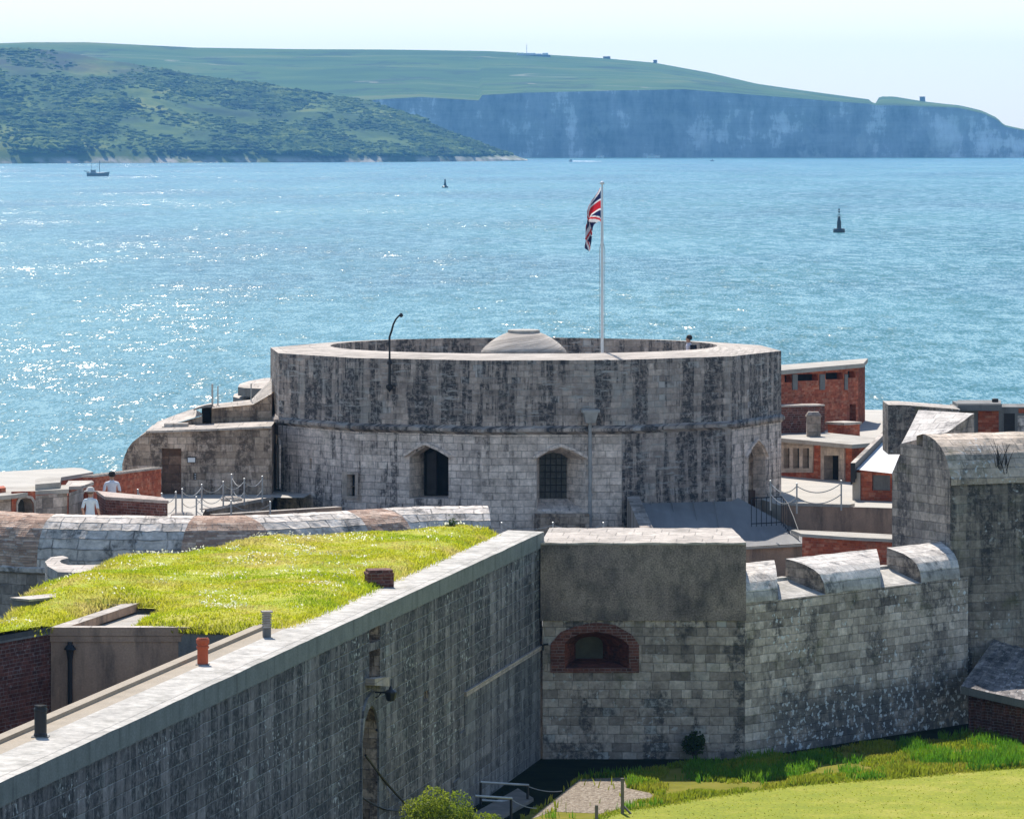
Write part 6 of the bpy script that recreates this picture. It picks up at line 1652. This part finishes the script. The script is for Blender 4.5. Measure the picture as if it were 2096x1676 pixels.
m = MB(); m.lathe([(3.6 * k, 4 * k), (2.2 * k, 9 * k), (1.5 * k, 13 * k), (1.5 * k, 17.4 * k), (0, 17.6 * k)], b1, 14); m.build('tower', [green], b2)
wb = Q(1168, 331.6, 0); k = wb.y / F
sb2 = thing('speedboat', 'tiny speedboat trailing a long white wake below the chalk cliffs', 'speedboat', wb)
m = MB(); hullmesh(m, wb, 7 * k, 2.2, 1.0, math.pi); m.build('hull', [M['white_paint'], deckm], sb2)
m = MB(); m.box((wb.x + .3, wb.y, .9), (2, 1.4, .8), 0, 0, .8); m.build('cabin', [hullm], sb2)
m = MB(); wr = [[(wb.x + (3 + 6 * j) * k, wb.y + s * (.8 + .55 * j) , .25 + .5 * (1 - abs(s)) * (1 - j / 11) + rng.uniform(0, .15)) for s in (-1, -.4, 0, .4, 1)] for j in range(11)]
m.grid(wr, 0); tag(m.build('wake', [plain('white wake foam', (0.8, 0.82, 0.83), .9)]), kind='stuff')
for px, py, L, lab in ((1337, 324.6, 26, 'pale motor yacht low under the chalk cliffs, right of the speedboat wake'), (1228, 322.6, 16, 'tiny pale boat close under the chalk cliffs, above the speedboat wake')):
    c = P(px, 323.5, 4640); k = c.y / F; c.z = 0
    t = thing('motor_yacht', lab, 'motor boat', c); m = MB(); hullmesh(m, c, L * k, 3.6, 1.6, 0); m.build('hull', [M['white_paint'], deckm], t); m = MB(); m.box((c.x - 1, c.y, 1.5), (L * k * .5, 2.4, 1.5), 0, 0, .75); m.box((c.x - 1.2, c.y, 3.0), (L * k * .26, 2, 1.0), 0, 0, .7); m.build('cabin', [deckm], t)
c = Q(1458, 330, 0); t = thing('distant_sailboat', 'speck of a grey dinghy on the sea below the cliffs, far right', 'boat', c); m = MB(); hullmesh(m, c, 3.2, 1.4, .6, 0.4); m.build('hull', [hullm, deckm], t); m = MB(); m.box((c.x, c.y, .5), (.6, .6, 1.2), 0, 0, .6); m.build('figure_hood', [hullm], t)

# ================================================================== ON THE HILL
def ridge_pt(px, up=0.0): return P(px, lerp_pts(RIDGE, px), 5450) + Vector((0, 0, up))
k = 5450 / F
bt2 = thing('clifftop_battery', 'white battery buildings with a mast on the crest of the far hill', 'battery', ridge_pt(1095))
r0_ = P(1093, 111, 5405)
m = MB(); m.box((P(1093, 0, 5400).x, 5400, Zof(118, 5400) - 14), (66 * k, 20, 14 + 5 * k)); m.build('earthwork', [plain('blue grey battery wall', (.12, .13, .13))], bt2)
for a, b, h in ((1058, 1074, 3.2), (1076, 1096, 4.2), (1098, 1108, 3.0), (1110, 1122, 4.2)):
    m = MB(); m.box(((P((a + b) / 2, 0, 5396)).x, 5396, Zof(113.5, 5396)), ((b - a) * k, 10, h * k)); m.build('building', [M['white_paint']], bt2)
m = MB(); m.tube([(P(1078, 0, 5400).x, 5400, Zof(112, 5400)), (P(1078, 0, 5400).x, 5400, Zof(91, 5400))], .28, 5); m.build('mast', [M['galv']], bt2)
for px, w_, h, lab, nm in ((1242, 16, 3.2, 'low dark bunker on the crest of the far hill, right of the white battery', 'bunker'), (1341, 8, 5, 'small dark hut on the sloping crest of the far hill', 'hut'), (1888, 11, 8.5, 'square grey lookout block near the right end of the cliff top', 'lookout')):
    p = ridge_pt(px); t = thing(nm, lab, nm, p); m = MB(); m.box((p.x, p.y, p.z - 4), (w_ * k, 8, 4 + h * k), 0, 0, .9); m.build('block', [plain('dark hill building', (.12, .11, .10))], t)
    m = MB(); m.box((p.x, p.y, p.z + h * k), (w_ * k * .96, 8.4, .5)); m.build('roof', [plain('dark hill roof', (.16, .15, .14))], t)

# ================================================================== FOREGROUND RIGHT
def bush(name, label, c, r, n, mat, squash=(1, 1, 1), size=.05, lumps=14, seed=1):
    rg = np.random.default_rng(seed); t = thing(name, label, 'shrub', (c[0], c[1], GZ))
    cen = rg.normal(size=(lumps, 3)); cen /= np.linalg.norm(cen, axis=1)[:, None]; cen[:, 2] = np.abs(cen[:, 2]) * .9
    cen *= rg.uniform(.35, .8, (lumps, 1)) * r * np.array(squash)
    q = []
    for cc in cen:
        d = rg.normal(size=(n // lumps, 3)); d /= np.linalg.norm(d, axis=1)[:, None]
        q.append(cc + d * (r * .42 * rg.uniform(.5, 1.05, (n // lumps, 1)) ** .5))
    q = np.concatenate(q) + np.array(c)
    q = q[q[:, 2] > GZ + .02]
    leaves('foliage', q, size, mat, t)
    m = MB()
    for cc in cen: m.tube([(c[0], c[1], GZ), (c[0] + cc[0] * .5, c[1] + cc[1] * .5, GZ + (c[2] - GZ + cc[2]) * .6), (c[0] + cc[0], c[1] + cc[1], c[2] + cc[2])], [.035, .022, .008], 5)
    m.build('stems', [M['hatch']], t)
bc = P(900, 1685, 110.0); bush('shrub', 'bright yellow-green rounded shrub by the footbridge below the arched doorway', (bc.x, bc.y, bc.z), .80, 9000, M['leaf'], (1, 1, 1.0), .03, 18, 3)
bc = P(985, 1700, 110.0); bush('shrub', 'smaller lower shrub right beside the bright rounded one', (bc.x, bc.y, bc.z), .58, 3500, M['leaf'], (1.1, 1, .8), .028, 10, 5)
bc = P(1424, 1545, 141.2); bush('wall_shrub', 'dark bush growing against the foot of the wall at the seam', (bc.x, bc.y - .15, GZ + .3), .42, 1300, M['dark_leaf'], (.9, .6, 1.6), .045, 14, 6)
bc = P(1508, 1545, 142.0); bush('wall_shrub', 'small dark bush at the foot of the lichened curtain wall', (bc.x, bc.y - .3, GZ + .2), .32, 1000, M['dark_leaf'], (.9, .6, .9), .035, 6, 7)
# footbridge handrails
fbk = thing('footbridge', 'footbridge with pale-topped black handrails across the dark ditch', 'footbridge', (-1, 130, GZ))
m = MB(); m.prism([XY(930, 124), XY(1092, 132.5), XY(1060, 134.5), XY(900, 126)], GZ - .1, GZ + .09, bottom=True); m.build('deck', [M['post_wood']], fbk)
for (x0, y0, Y0), (x1, y1, Y1) in (((983, 1600, 131.5), (1082, 1606, 132.3)), ((972, 1628, 128.0), (1048, 1633, 128.6)), ((983, 1637, 131.5), (1082, 1642, 132.3))):
    m = MB(); a, b = P(x0, y0, Y0), P(x1, y1, Y1); m.tube([a, b], .030, 8); m.build('rail', [M['galv']], fbk)
for x, y, Y in ((984, 1601, 131.5), (1080, 1606, 132.3), (1046, 1633, 128.6)):
    a = P(x, y, Y); m = MB(); m.tube([Vector((a.x, a.y, GZ)), a], .035, 8); m.build('post', [M['iron']], fbk)
for s, e, Yp in (((1082, 1609), (1150, 1618), 132.5), ((1048, 1636), (1098, 1653), 129.5), ((1082, 1643), (1118, 1651), 132.5)):
    chain(P(*s, Yp), P(*e, Yp + .4), .06, 'grey chain running from the footbridge rail to the shingle', 'chains at the footbridge')
for px, tpy, Y, h, lab in ((1274, 1592, 130.0, 1.05, 'tall weathered post at the edge of the shingle'), (1221, 1647, 128.0, .9, 'short weathered post near the bottom edge on the lawn corner')):
    a = P(px, tpy, Y); t = thing('fence_post', lab, 'post', (a.x, a.y, GZ)); m = MB(); m.box((a.x, a.y, GZ), (.085, .085, a.z - GZ)); m.build('post', [M['post_wood']], t)
    if px > 1250:
        m = MB(); m.tube([a + Vector((.03, 0, -.72)), Vector((a.x + .22, a.y - .1, GZ + .02))], .03, 6); m.build('stay', [M['post_wood']], t)

# ================================================================== PEOPLE
def person(px, Y, z0, height, face, shirt, legs, label, hat=None, hair=(0.02, 0.016, 0.014), bag=None, arm=.35, seed=1):
    """standing figure: one skinned body surface coloured by zone, hair and hat as children"""
    x = (px - CX) * Y / F; s = height / 1.75
    J = {'pel': (0, 0, .95), 'waist': (0, 0, 1.10), 'chest': (0, -.01, 1.32), 'neck': (0, 0, 1.48), 'head0': (0, .015, 1.56), 'head1': (0, .02, 1.65), 'head2': (0, .01, 1.71)}
    rad = {'pel': .155, 'waist': .135, 'chest': .16, 'neck': .055, 'head0': .075, 'head1': .092, 'head2': .06}
    E = [('pel', 'waist'), ('waist', 'chest'), ('chest', 'neck'), ('neck', 'head0'), ('head0', 'head1'), ('head1', 'head2')]
    for sd_, q in ((1, 'L'), (-1, 'R')):
        for nm, p, r in (('sh', (.185 * sd_, 0, 1.40), .062), ('el', (.25 * sd_, -.02, 1.13), .045), ('wr', (.25 * sd_, .5 * arm * .35, .91), .030), ('palm', (.245 * sd_, .5 * arm * .4 + .01, .84), .030),
                         ('hip', (.09 * sd_, 0, .86), .095), ('kn', (.10 * sd_, .015, .49), .062), ('an', (.105 * sd_, -.02, .09), .042), ('toe', (.115 * sd_, .14, .035), .034)):
            J[nm + q] = p; rad[nm + q] = r
        E += [('chest', 'sh' + q), ('sh' + q, 'el' + q), ('el' + q, 'wr' + q), ('wr' + q, 'palm' + q), ('pel', 'hip' + q), ('hip' + q, 'kn' + q), ('kn' + q, 'an' + q), ('an' + q, 'toe' + q)]
        for f_, (dx, dy, ln_) in enumerate(((-.012, .03, .07), (-.004, .012, .082), (.004, -.008, .078), (.012, -.026, .062))):
            J[f'f{f_}{q}'] = (.245 * sd_ + dx, .5 * arm * .4 + dy, .84 - ln_); rad[f'f{f_}{q}'] = .0095
            E.append(('palm' + q, f'f{f_}{q}'))
        J['th' + q] = (.245 * sd_, .5 * arm * .4 + .055, .81); rad['th' + q] = .011; E.append(('palm' + q, 'th' + q))
    J['nose'] = (0, .115, 1.615); rad['nose'] = .016; E.append(('head1', 'nose'))
    for sd_ in (1, -1):
        J[f'ear{sd_}'] = (.092 * sd_, .01, 1.615); rad[f'ear{sd_}'] = .02; E.append(('head1', f'ear{sd_}'))
    keys = list(J); ix = {k_: i for i, k_ in enumerate(keys)}
    me = bpy.data.meshes.new('body_skeleton'); me.from_pydata([tuple(c * s for c in J[k_]) for k_ in keys], [(ix[a], ix[b]) for a, b in E], [])
    tmp = bpy.data.objects.new('body', me); COL.objects.link(tmp)
    tmp.modifiers.new('skin', 'SKIN')
    for i, k_ in enumerate(keys):
        me.skin_vertices[0].data[i].radius = (rad[k_] * s, rad[k_] * s * (.72 if k_ in ('pel', 'waist', 'chest') else 1)); me.skin_vertices[0].data[i].use_root = (k_ == 'pel')
    sb3 = tmp.modifiers.new('sub', 'SUBSURF'); sb3.levels = 2; sb3.render_levels = 2
    dg = bpy.context.evaluated_depsgraph_get(); dg.update()
    bm2 = bpy.data.meshes.new_from_object(tmp.evaluated_get(dg)); bm2.name = 'body'
    bpy.data.objects.remove(tmp)
    t = thing('person', label, 'person', (x, Y, z0)); t.rotation_euler = (0, 0, face)
    bm2.materials.clear()
    for nm, c in (('skin', (.42, .25, .18)), ('shirt', shirt), ('trousers', legs), ('shoes', (.05, .045, .04))):
        bm2.materials.append(plain(nm, c, .8, .2, var=.08, scale=9))
    for pgn in bm2.polygons:
        c = pgn.center / s
        ax = abs(c.x)
        if c.z < .075: mi = 3
        elif c.z > 1.485 or (ax > .195 and c.z < 1.16): mi = 0
        elif c.z > .93 or ax > .195: mi = 1
        else: mi = 2
        pgn.material_index = mi; pgn.use_smooth = True
    bo = bpy.data.objects.new('body', bm2); COL.objects.link(bo); bo.parent = t
    def blob(nm, c, r, mat, zs=1.0):
        m = MB(); m.lathe([(r * math.cos(a), c[2] + r * zs * math.sin(a)) for a in [R_(-50 + 14 * i) for i in range(11)]], c, 14); o = m.build(nm, mat, None, True); o.parent = t; return o
    hm2 = plain('hair', hair, .7, .3, var=.1)
    blob('hair', (0, -.018 * s, 1.665 * s), .108 * s, [hm2], .95)
    for sd_ in (1, -1):
        m = MB(); m.lathe([(.010 * s, 1.632 * s), (.012 * s, 1.64 * s), (.006 * s, 1.65 * s), (0, 1.65 * s)], (.033 * sd_ * s, .098 * s), 8); o = m.build('eye', [M['iron']], None); o.parent = t
    m = MB(); m.tube([(-.022 * s, .098 * s, 1.575 * s), (.022 * s, .098 * s, 1.575 * s)], .006 * s, 5); o = m.build('mouth', [plain('lips', (.3, .1, .08))], None); o.parent = t
    if hat:
        m = MB(); m.lathe([(.0, 1.69 * s), (.19 * s, 1.665 * s), (.195 * s, 1.675 * s), (.118 * s, 1.70 * s), (.112 * s, 1.77 * s), (.06 * s, 1.805 * s), (0, 1.81 * s)], (0, 0), 18); o = m.build('hat', [plain('sun hat', hat, .85)], None, True); o.parent = t
    if bag:
        m = MB(); m.box((0, -.17 * s, 1.06 * s), (.30 * s, .17 * s, .36 * s), 0, 0, .86); o = m.build('backpack', [plain('dark backpack', bag, .8)], None); o.parent = t
person(229, 155.3, ZTER, 1.76, R_(8), (.74, .74, .78), (.12, .12, .15), 'person in a white shirt with dark hair seen from behind on the terrace', arm=.2)
person(185, 148.6, ZTER, 1.70, R_(-15), (.62, .70, .74), (.45, .46, .46), 'person in a pale sun hat and pale blue top by the brick porch', hat=(.68, .62, .55), hair=(.1, .07, .05), arm=.8)
person(1410, 176.4, ZF + .12, 1.76, R_(70), (.70, .62, .64), (.05, .05, .07), 'dark-haired person with a dark backpack on the tower roof behind the parapet', bag=(.015, .015, .022))

# ------------------------------------------------------------------ the air between here and the hills
def build_haze():
    mb = MB()
    x0, x1, y0, y1, z0, z1 = -1420, 1420, -200, 12000, -3.0, 240.0
    mb.prism([(x0, y0), (x1, y0), (x1, y1), (x0, y1)], z0, z1, bottom=True)
    m = bpy.data.materials.new('sea haze')
    m.use_nodes = True
    t = m.node_tree
    for n in list(t.nodes): t.nodes.remove(n)
    out = t.nodes.new('ShaderNodeOutputMaterial')
    pv = t.nodes.new('ShaderNodeVolumePrincipled')
    pv.inputs['Color'].default_value = (0.20, 0.52, 1.0, 1)
    pv.inputs['Density'].default_value = 0.66e-4
    pv.inputs['Anisotropy'].default_value = 0.2
    t.links.new(pv.outputs[0], out.inputs[1])
    tag(mb.build('haze', m), kind='stuff')
build_haze()
